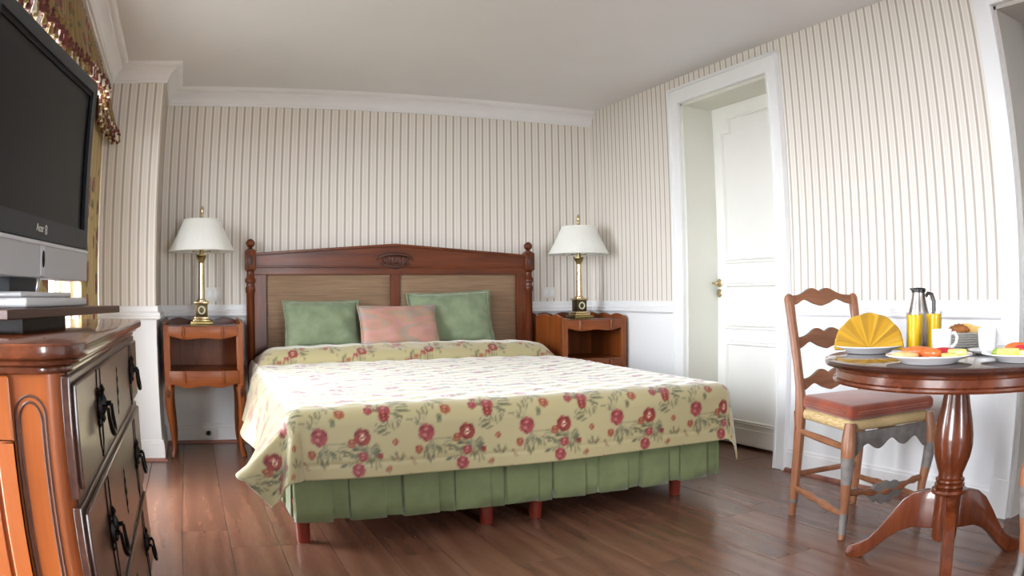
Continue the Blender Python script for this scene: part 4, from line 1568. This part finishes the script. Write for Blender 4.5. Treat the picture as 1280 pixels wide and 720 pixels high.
def chair(label):
    o = thing('dining_chair', label, 'chair', (2.336, 2.04, 0), -0.158, 'ladder-back chairs at the round table')
    def b(m, name, mat, par=o, **kw):
        return m.build(name, mat, par, local=True, **kw)
    bx, fx, by, fy = 0.168, 0.218, 0.205, -0.205
    # y of the back posts at a height
    def post_y(z):
        return by + 0.004 - 0.02 * smoothstep(0, 0.45, z) + 0.105 * max(0, (z - 0.47) / 0.47) ** 1.1
    for s in (-1, 1):
        zs = [0.0, 0.03, 0.06, 0.12, 0.25, 0.40, 0.45, 0.49, 0.53, 0.60, 0.70, 0.78, 0.845, 0.876, 0.890, 0.896]
        rr_ = [0.015, 0.016, 0.018, 0.0195, 0.021, 0.023, 0.024, 0.022, 0.019, 0.019, 0.019, 0.0195, 0.021, 0.021, 0.016, 0.006]
        pt = b(MB().tube([(s * (bx + 0.006 * smoothstep(0.5, 0.9, z)), post_y(z), z) for z in zs], rr_, 10), 'back_post', M_CHAIR)
        b(MB().lathe([(0.0185, 0.052), (0.0200, 0.056), (0.0200, 0.064), (0.0187, 0.068)], 14, (s * bx, post_y(0.06), 0)), 'foot_ring', M_GREYPAINT, pt)
    for s in (-1, 1):
        pts, rs = [], []
        for (z, of, r_) in ((0.437, 0.0, 0.021), (0.40, 0.004, 0.026), (0.365, 0.014, 0.029), (0.32, 0.016, 0.027), (0.25, 0.008, 0.0225), (0.17, -0.004, 0.019), (0.10, -0.010, 0.0165), (0.05, -0.008, 0.015), (0.02, -0.003, 0.016), (0.0, 0.002, 0.014)):
            pts.append((s * (fx - 0.006 + of * 0.75), fy + 0.008 - of * 0.75, z))
            rs.append(r_)
        lg = b(MB().tube(pts, rs, 12), 'front_leg', M_CHAIR)
        # worn grey paint on knee and ankle
        b(MB().tube([pts[3], pts[4], Vector(pts[4]).lerp(Vector(pts[5]), 0.4)], [rs[3] + 0.0006, rs[4] + 0.0006, rs[4] * 0.6 + rs[5] * 0.4 + 0.0007], 12), 'painted_knee', M_GREYPAINT, lg)
        b(MB().tube([pts[6], pts[7], pts[8]], [rs[6] + 0.0006, rs[7] + 0.0006, rs[8] + 0.0006], 12), 'painted_ankle', M_GREYPAINT, lg)
    # ladder rails
    for (zt, zb, hump) in ((0.920, 0.850, 0.030), (0.757, 0.677, 0.034), (0.592, 0.512, 0.034)):
        zc = (zt + zb) / 2
        y = post_y(zc)
        sl = (post_y(zt) - post_y(zb)) / (zt - zb)
        m = MB()
        m.prism(rail_outline(bx - 0.004 + 0.004, zt, zb, hump), -0.009, 0.009, 'xz', 0, None, 1)
        for v in m.v:
            v.y += y + (v.z - zc) * sl + 0.018 * (1 - (v.x / bx) ** 2)
        b(m, 'ladder_rail', [M_CHAIR_X, M_GREYPAINT], smooth=30, bevel=0.002, bseg=1)
    # rush seat
    def trap(sc, z0, z1, r0, bev, yb=by - 0.012, yf=fy + 0.006):
        m = MB()
        pts = [(-fx * sc, yf), (fx * sc, yf), (bx * sc, yb), (-bx * sc, yb)]
        m.prism(pts, z0, z1, 'xy')
        return m
    b(trap(1.0, 0.402, 0.447, 0, 0), 'rush_seat', M_RUSH, smooth=60, bevel=0.02, bseg=4)
    cu = b(trap(1.05, 0.4475, 0.502, 0, 0, by - 0.03, fy - 0.012), 'seat_cushion', M_TERRA, smooth=60, bevel=0.022, bseg=4)
    cu['label'] = 'terracotta seat cushion'
    nn = 40
    pts = []
    pc = [(-fx * 1.05, fy - 0.012), (fx * 1.05, fy - 0.012), (bx * 1.05, by - 0.03), (-bx * 1.05, by - 0.03)]
    for i in range(4):
        a_, c_ = Vector(pc[i]), Vector(pc[(i + 1) % 4])
        for k in range(1, 10):
            q_ = a_.lerp(c_, k / 10)
            pts.append((q_.x, q_.y, 0.474))
    b(MB().tube(pts, 0.006, 6, closed=True), 'piping', M_TERRA, cu)
    for s in (-1, 1):
        b(MB().tube([(s * (bx - 0.03), by - 0.02, 0.46), (s * (bx + 0.012), by + 0.01, 0.43), (s * (bx + 0.022), by - 0.014, 0.37), (s * (bx + 0.018), by - 0.01, 0.31)], 0.004, 6), 'cushion_tie', M_TERRA, cu)
    # scalloped apron under the front and sides
    ap = [(fx - 0.02, 0.402), (-fx + 0.02, 0.402)]
    for k in range(37):
        u = -1 + k / 18
        ap.append((u * (fx - 0.02), 0.335 + 0.016 * math.cos(3 * PI * u) + 0.028 * abs(u) ** 3 * -1 + 0.012))
    b(MB().prism(ap, fy - 0.004, fy + 0.012), 'front_apron', M_GREYPAINT, smooth=30, bevel=0.003)
    for s in (-1, 1):
        A, B_ = Vector((s * (fx - 0.006), fy + 0.012, 0)), Vector((s * bx, by, 0))
        def along(u, z):
            q_ = A.lerp(B_, u)
            return (q_.x, q_.y, z)
        b(MB().tube([along(0.0, 0.345), along(0.5, 0.35), along(1.0, 0.355)], [0.011, 0.014, 0.011], 8), 'side_rung', M_CHAIR)
        rr_, pp = [], []
        for k in range(21):
            u = k / 20
            pp.append(along(u, 0.095 + 0.025 * u))
            rr_.append(0.010 + 0.004 * math.sin(PI * u) + 0.0035 * (math.cos(u * 6 * PI) if 0.2 < u < 0.8 else 0))
        b(MB().tube(pp, rr_, 8), 'side_stretcher', M_CHAIR)
    b(MB().tube([(-bx, by - 0.004, 0.175), (bx, by - 0.004, 0.175)], 0.0115, 8), 'back_stretcher', M_CHAIR)
    pp, rr_ = [], []
    for k in range(25):
        u = -1 + k / 12
        pp.append((u * (fx - 0.012), fy + 0.015, 0.165 - 0.012 * math.cos(PI * u)))
        rr_.append(0.010 + 0.004 * math.cos(u * 5 * PI) * (abs(u) < 0.8) + 0.003)
    st_ = b(MB().tube(pp, rr_, 8), 'front_stretcher', M_CHAIR_X)
    lf = MB()
    out_ = []
    for k in range(29):
        u = -1 + k / 14
        out_.append((u * 0.10, 0.145 - 0.034 * (1 - u * u) + 0.006 * math.cos(u * 14)))
    for k in range(29):
        u = 1 - k / 14
        out_.append((u * 0.10, 0.17 + 0.022 * (1 - u * u) + 0.004 * math.cos(u * 12)))
    lf.prism(out_, fy + 0.006, fy + 0.024)
    b(lf, 'carved_leaf', M_GREYPAINT, st_, smooth=30, bevel=0.003)
    return o


ch1 = chair('ladder-back chair with terracotta cushion, standing between door and round table')
ch2 = copy_tree(ch1)
ch2.location = (2.375, 0.915, 0)
ch2.rotation_euler = (0, 0, PI + 0.10)
ch2['label'] = 'wooden chair with grey painted leg, mostly cut off by the right picture edge'


# ================================================================== tableware
def pol(brg, d):
    return (d * math.sin(brg), d * math.cos(brg))


ZP = ZTB + 0.0005


def plate(label, x, y, r, z=ZP, grp='white dinner plates'):
    m = MB().lathe([(0.0, 0.0), (r * 0.60, 0.0), (r * 0.64, 0.002), (r * 0.70, 0.010), (r * 0.98, 0.021), (r, 0.023), (r * 0.99, 0.0255), (r * 0.96, 0.0245), (r * 0.70, 0.0145), (r * 0.62, 0.008), (0.0, 0.007)], 64)
    o = m.build('plate', M_PLATE, None, smooth=50)
    o.location = (x, y, z)
    return tag(o, label, 'plate', grp)


P1 = pol(0.862, 2.585)
P2 = pol(0.944, 2.20)
P3 = pol(1.075, 2.24)
plate('white plate under the folded yellow napkin', *P1, 0.118)
plate('white plate of sliced fruit at the front of the table', *P2, 0.132)
plate('white fruit plate cut off by the right picture edge', *P3, 0.132)

# napkin folded into a fan
nap = thing('napkin', 'yellow cloth napkin folded into an upright fan on a plate', 'napkin', (P1[0], P1[1], ZP + 0.0105), -0.862)
nu_, nv_ = 97, 14
m = MB()


def fan(i, j, back):
    a = PI * i / (nu_ - 1)
    v = j / (nv_ - 1)
    k = (i / (nu_ - 1)) * 6
    zig = (0.5 + 0.5 * math.cos(2 * PI * k)) ** 0.7
    rad = 0.006 + (0.104 + 0.006 * math.sin(a) - 0.003 * (1 - zig)) * v
    y = (0.020 if back else -0.020) * (1 - 0.35 * v) + (zig - 0.5) * 0.034 * v * (1 if back else 1)
    return (-rad * math.cos(a) * 1.10, y, 0.004 + rad * math.sin(a) * 0.98)


m.grid(lambda i, j: fan(i, j, False), nu_, nv_)
m.grid(lambda i, j: fan(i, j, True), nu_, nv_)
m.build('fan_fold', M_NAPKIN, nap, local=True, smooth=40, solid=0.003, fix=False)
m = MB()
for s in (-1, 1):
    def flap(i, j, s=s):
        u, v = i / 13, j / 9
        x = s * (0.012 + 0.105 * u)
        return (x, -0.022 - 0.020 * (1 - v) * u, 0.001 + 0.034 * v * u ** 0.7)
    m.grid(flap, 14, 10)
m.build('front_cuff', M_NAPKIN, nap, local=True, smooth=60, solid=0.003, fix=False)

# fruit pieces
FR = {}


def fruit_mat(name, rgb, rough=0.3, var=0.12):
    if name not in FR:
        FR[name] = plain(name, rgb, rough, var, 60, 0.1, 120, coat=0.2)
    return FR[name]


def slice_wedge(label, x, y, z, rz, L_, wd, ht, mat, cat, grp, tilt=0.0):
    """crescent slice of melon-like fruit"""
    m = MB()
    n_ = 15
    def fn(i, j):
        u = i / (n_ - 1) * 2 - 1
        a = 2 * PI * j / 12
        k = math.sqrt(max(0.0, 1 - (abs(u) ** 2.2)))
        bend = 0.18 * wd * (u * u)
        return (u * L_ / 2, wd / 2 * k * math.cos(a) + bend, ht / 2 + ht / 2 * k * math.sin(a) * (1.0 if math.sin(a) > 0 else 0.9))
    vs = [fn(i, j) for i in range(n_) for j in range(12)]
    fs = [(i * 12 + j, i * 12 + (j + 1) % 12, (i + 1) * 12 + (j + 1) % 12, (i + 1) * 12 + j) for i in range(n_ - 1) for j in range(12)]
    m.add(vs, fs)
    o = m.build('fruit_slice', mat, None, smooth=60)
    o.location = (x, y, z)
    o.rotation_euler = (tilt, 0, rz)
    return tag(o, label, cat, grp)


def cubechunk(label, x, y, z, rz, sx, sy, sz, mat, cat, grp, name='fruit_chunk'):
    m = MB().prism([(-sx / 2, -sy / 2), (sx / 2, -sy * 0.42), (sx * 0.44, sy / 2), (-sx * 0.4, sy * 0.44)], 0, sz, 'xy')
    o = m.build(name, mat, None, smooth=50, bevel=min(sx, sy, sz) * 0.2, bseg=3)
    o.location = (x, y, z)
    o.rotation_euler = (0, 0, rz)
    return tag(o, label, cat, grp)


g = 'fruit on the front plate'
VR = 0.944    # bearing of the camera line; local frame: e1 to the right in view, e2 away
e1 = (math.cos(VR), -math.sin(VR))
e2 = (math.sin(VR), math.cos(VR))


def on(P, a, b_):
    return (P[0] + e1[0] * a + e2[0] * b_, P[1] + e1[1] * a + e2[1] * b_)


zf = ZP + 0.0085
papaya = fruit_mat('papaya_flesh', (224, 112, 52))
melon = fruit_mat('cantaloupe_flesh', (240, 190, 130))
wmelon = fruit_mat('watermelon_flesh', (196, 44, 56))
pine = fruit_mat('pineapple_flesh', (240, 220, 120))
banana = fruit_mat('banana_flesh', (240, 230, 205), 0.5)
kiwi = fruit_mat('kiwi_flesh', (150, 176, 60))
rz0 = -VR
slice_wedge('pale orange melon slice at the left of the front fruit plate', *on(P2, -0.072, 0.0), zf, rz0 + 0.15, 0.085, 0.032, 0.024, melon, 'fruit', g)
slice_wedge('long orange papaya slice along the back of the front fruit plate', *on(P2, -0.035, 0.050), zf, rz0 - 0.05, 0.110, 0.03, 0.034, papaya, 'fruit', g)
slice_wedge('orange papaya slice crossing the middle of the front fruit plate', *on(P2, 0.004, 0.012), zf, rz0 - 0.5, 0.075, 0.03, 0.032, papaya, 'fruit', g)
slice_wedge('red watermelon slice in the middle of the front fruit plate', *on(P2, 0.040, 0.028), zf, rz0 + 0.35, 0.085, 0.028, 0.032, wmelon, 'fruit', g)
slice_wedge('small red watermelon slice behind the pineapple on the front plate', *on(P2, 0.062, 0.062), zf, rz0 + 0.1, 0.060, 0.024, 0.028, wmelon, 'fruit', g)
cubechunk('yellow pineapple piece at the right of the front fruit plate', *on(P2, 0.082, 0.012), zf, rz0 + 0.3, 0.062, 0.036, 0.028, pine, 'fruit', g)
cubechunk('pale pineapple piece nearest the rim on the front fruit plate', *on(P2, 0.058, -0.030), zf, rz0 + 0.2, 0.050, 0.034, 0.020, pine, 'fruit', g)
for i, (a, b2) in enumerate(((-0.042, -0.052), (-0.016, -0.060), (0.010, -0.052))):
    m = MB().lathe([(0.0, 0), (0.0125, 0), (0.0145, 0.003), (0.0145, 0.009), (0.0125, 0.012), (0.0, 0.012)], 20)
    o = m.build('banana_slice', banana, None, smooth=50)
    o.location = (*on(P2, a, b2), zf)
    tag(o, ('leftmost', 'middle', 'rightmost')[i] + ' of three white banana rounds at the front plate edge', 'fruit', g)
g = 'fruit on the plate at the picture edge'
cubechunk('yellow pineapple piece nearest the viewer on the right edge plate', *on(P3, -0.050, 0.0), zf, rz0 + 0.1, 0.075, 0.04, 0.028, pine, 'fruit', g)
slice_wedge('green kiwi slice at the left of the right edge plate', *on(P3, -0.070, 0.040), zf, rz0 + 0.3, 0.055, 0.026, 0.026, kiwi, 'fruit', g)
slice_wedge('orange melon slice at the back of the right edge plate', *on(P3, -0.012, 0.052), zf, rz0 + 0.05, 0.09, 0.030, 0.040, papaya, 'fruit', g)
slice_wedge('dark red watermelon slice in the middle of the right edge plate', *on(P3, -0.008, 0.020), zf, rz0 - 0.6, 0.05, 0.024, 0.036, wmelon, 'fruit', g)
cubechunk('yellow mango piece beside the red slice on the right edge plate', *on(P3, 0.010, -0.020), zf, rz0 - 0.2, 0.05, 0.04, 0.024, pine, 'fruit', g)


# juice glasses
def juice(label, x, y):
    o = thing('juice_glass', label, 'glass', (x, y, ZP), 0, 'glasses of orange juice')
    hgl = 0.128
    m = MB().lathe([(0.0, 0.0), (0.026, 0.0), (0.0275, 0.003), (0.0312, hgl), (0.0298, hgl), (0.0262, 0.008), (0.0, 0.008)], 40)
    m.build('tumbler', M_GLASS, o, local=True, smooth=50)
    MB().lathe([(0.0, 0.0085), (0.0260, 0.0085), (0.0293, hgl - 0.008), (0.0, hgl - 0.008)], 40).build('juice', M_JUICE, o, local=True, smooth=50)
    return o


juice('glass of orange juice standing left, before the steel jug', *pol(0.9233, 2.60))
juice('glass of orange juice standing right, behind the first cup', *pol(0.9490, 2.68))

# thermos jug
tx, ty = pol(0.9285, 2.80)
th_ = thing('thermos_jug', 'brushed steel coffee jug with black lid behind the juice glasses', 'jug', (tx, ty, ZP), -0.93)
MB().lathe([(0.0, 0.0), (0.044, 0.0), (0.047, 0.004), (0.047, 0.030), (0.0455, 0.075), (0.040, 0.115), (0.032, 0.150), (0.025, 0.178), (0.0235, 0.190), (0.0, 0.190)], 48).build('jug_body', M_CHROME, th_, local=True, smooth=50)
lid = MB().lathe([(0.0235, 0.190), (0.027, 0.192), (0.028, 0.202), (0.024, 0.206), (0.0, 0.208)], 32)
lid.prism([(-0.024, 0.194), (-0.034, 0.203), (-0.032, 0.206), (-0.020, 0.205)], -0.010, 0.010)
lid.build('lid', M_STEELDARK, th_, local=True, smooth=40)
MB().tube([(0.026, 0, 0.176), (0.036, 0, 0.188), (0.050, 0, 0.184), (0.058, 0, 0.160), (0.058, 0, 0.125), (0.052, 0, 0.090), (0.043, 0, 0.072)], [0.005, 0.005, 0.0055, 0.006, 0.006, 0.005, 0.004], 8, flat=1.4).build('handle', M_STEELDARK, th_, local=True, smooth=60)


def cup(label, x, y, rz, z):
    o = thing('coffee_cup', label, 'cup', (x, y, z), rz, 'white coffee cups')
    MB().lathe([(0.0, 0.0), (0.024, 0.0), (0.026, 0.004), (0.031, 0.02), (0.033, 0.045), (0.034, 0.073), (0.032, 0.073), (0.0305, 0.045), (0.028, 0.02), (0.022, 0.006), (0.0, 0.005)], 40).build('cup_bowl', M_PLATE, o, local=True, smooth=50)
    MB().tube([(0.031, 0, 0.060), (0.044, 0, 0.062), (0.052, 0, 0.050), (0.050, 0, 0.034), (0.040, 0, 0.022), (0.030, 0, 0.020)], 0.0042, 8, flat=1.3).build('cup_handle', M_PLATE, o, local=True, smooth=60)
    return o


def saucer(label, x, y):
    m = MB().lathe([(0.0, 0.0), (0.040, 0.0), (0.046, 0.004), (0.070, 0.013), (0.071, 0.0155), (0.068, 0.015), (0.044, 0.0075), (0.034, 0.005), (0.0, 0.005)], 48)
    o = m.build('saucer', M_PLATE, None, smooth=50)
    o.location = (x, y, ZP)
    tag(o, label, 'saucer', 'white saucers')


c1 = pol(0.9605, 2.47)
c2 = pol(1.024, 2.50)
saucer('white saucer under the cup left of the bread basket', *c1)
saucer('white saucer under the cup right of the bread basket', *c2)
cup('white coffee cup left of the bread basket', *c1, -0.95, ZP + 0.0055)
cup('white coffee cup right of the bread basket', *c2, -0.2, ZP + 0.0055)

# bread basket
M_WIRE = NT('silver_wicker').set(col=lin((168, 164, 158)), metal=0.3, rough=0.5).m
bkx, bky = pol(0.991, 2.80)
bk = thing('bread_basket', 'oval silver wicker basket of bread between the two cups', 'basket', (bkx, bky, ZP), -0.99)
m = MB()
OV = Matrix.Diagonal((1.25, 0.85, 1, 1))
m.lathe([(0.0, 0.0), (0.046, 0.0), (0.048, 0.002), (0.048, 0.004), (0.0, 0.004)], 32, mat=OV)
m.build('basket_bottom', M_WIRE, bk, local=True, smooth=40)
m = MB()
for k in range(6):
    z = 0.006 + k * 0.0085
    r_ = 0.048 + 0.010 * k / 5
    pts = []
    for q in range(48):
        a = 2 * PI * q / 48
        rr_ = r_ + 0.0022 * math.cos(12 * a + PI * k)
        pts.append((1.25 * rr_ * math.cos(a), 0.85 * rr_ * math.sin(a), z))
    m.tube(pts, 0.0042, 6, closed=True)
m.build('woven_side', M_WIRE, bk, local=True, smooth=60)
m = MB()
for q in range(24):
    a = 2 * PI * q / 24
    m.tube([(1.25 * 0.048 * math.cos(a), 0.85 * 0.048 * math.sin(a), 0.002), (1.25 * 0.059 * math.cos(a), 0.85 * 0.059 * math.sin(a), 0.054)], 0.002, 5)
m.build('upright_canes', M_WIRE, bk, local=True, smooth=60)

M_CRUST = plain('bread_crust', (196, 130, 62), 0.7, 0.25, 40, 0.3, 120)
M_CRUMB = plain('toast_crumb', (232, 190, 112), 0.8, 0.12, 40, 0.3, 120)
M_CRUSTD = plain('dark_crust', (168, 104, 52), 0.65, 0.25, 40, 0.3, 120)


def toast(label, a, b_, z, rz, rx, mat_):
    m = MB()
    out_ = [(-0.034, 0.0), (0.034, 0.0), (0.036, 0.03), (0.040, 0.045), (0.030, 0.062), (0.012, 0.066), (-0.012, 0.066), (-0.030, 0.062), (-0.040, 0.045), (-0.036, 0.03)]
    m.prism(out_, -0.006, 0.006, 'xz', 0, None, 1)
    o = m.build('bread_slice', [mat_, M_CRUST], None, smooth=40, bevel=0.002)
    x, y = bkx + math.cos(0.99) * a + math.sin(0.99) * b_, bky - math.sin(0.99) * a + math.cos(0.99) * b_
    o.location = (x, y, z)
    o.rotation_euler = (rx, 0, rz - 0.99)
    tag(o, label, 'bread', 'bread in the basket')


toast('golden toast slice standing highest in the bread basket', 0.006, 0.026, ZP + 0.016, 0.10, -0.30, M_CRUMB)
toast('golden toast slice at the right of the bread basket', 0.032, 0.002, ZP + 0.010, -0.25, -0.40, M_CRUMB)
toast('brown crusted bread slice at the left front of the bread basket', -0.022, 0.004, ZP + 0.006, 0.15, -0.45, M_CRUSTD)


def croissant(label, a, b_, z, rz):
    m = MB()
    pts, rs = [], []
    for k in range(19):
        u = -1 + k / 9
        pts.append((u * 0.046, 0.016 * u * u, 0.0 + 0.004 * (1 - u * u)))
        rs.append(max(0.003, 0.017 * (1 - abs(u) ** 1.8) + 0.003 + 0.0018 * math.cos(u * 20)))
    m.tube(pts, rs, 10)
    o = m.build('croissant', M_CRUSTD, None, smooth=70)
    o.location = (bkx + math.cos(0.99) * a + math.sin(0.99) * b_, bky - math.sin(0.99) * a + math.cos(0.99) * b_, z)
    o.rotation_euler = (0, 0, rz - 0.99)
    tag(o, label, 'bread', 'bread in the basket')


croissant('brown croissant lying across the front of the bread basket', -0.020, -0.016, ZP + 0.058, 0.25)
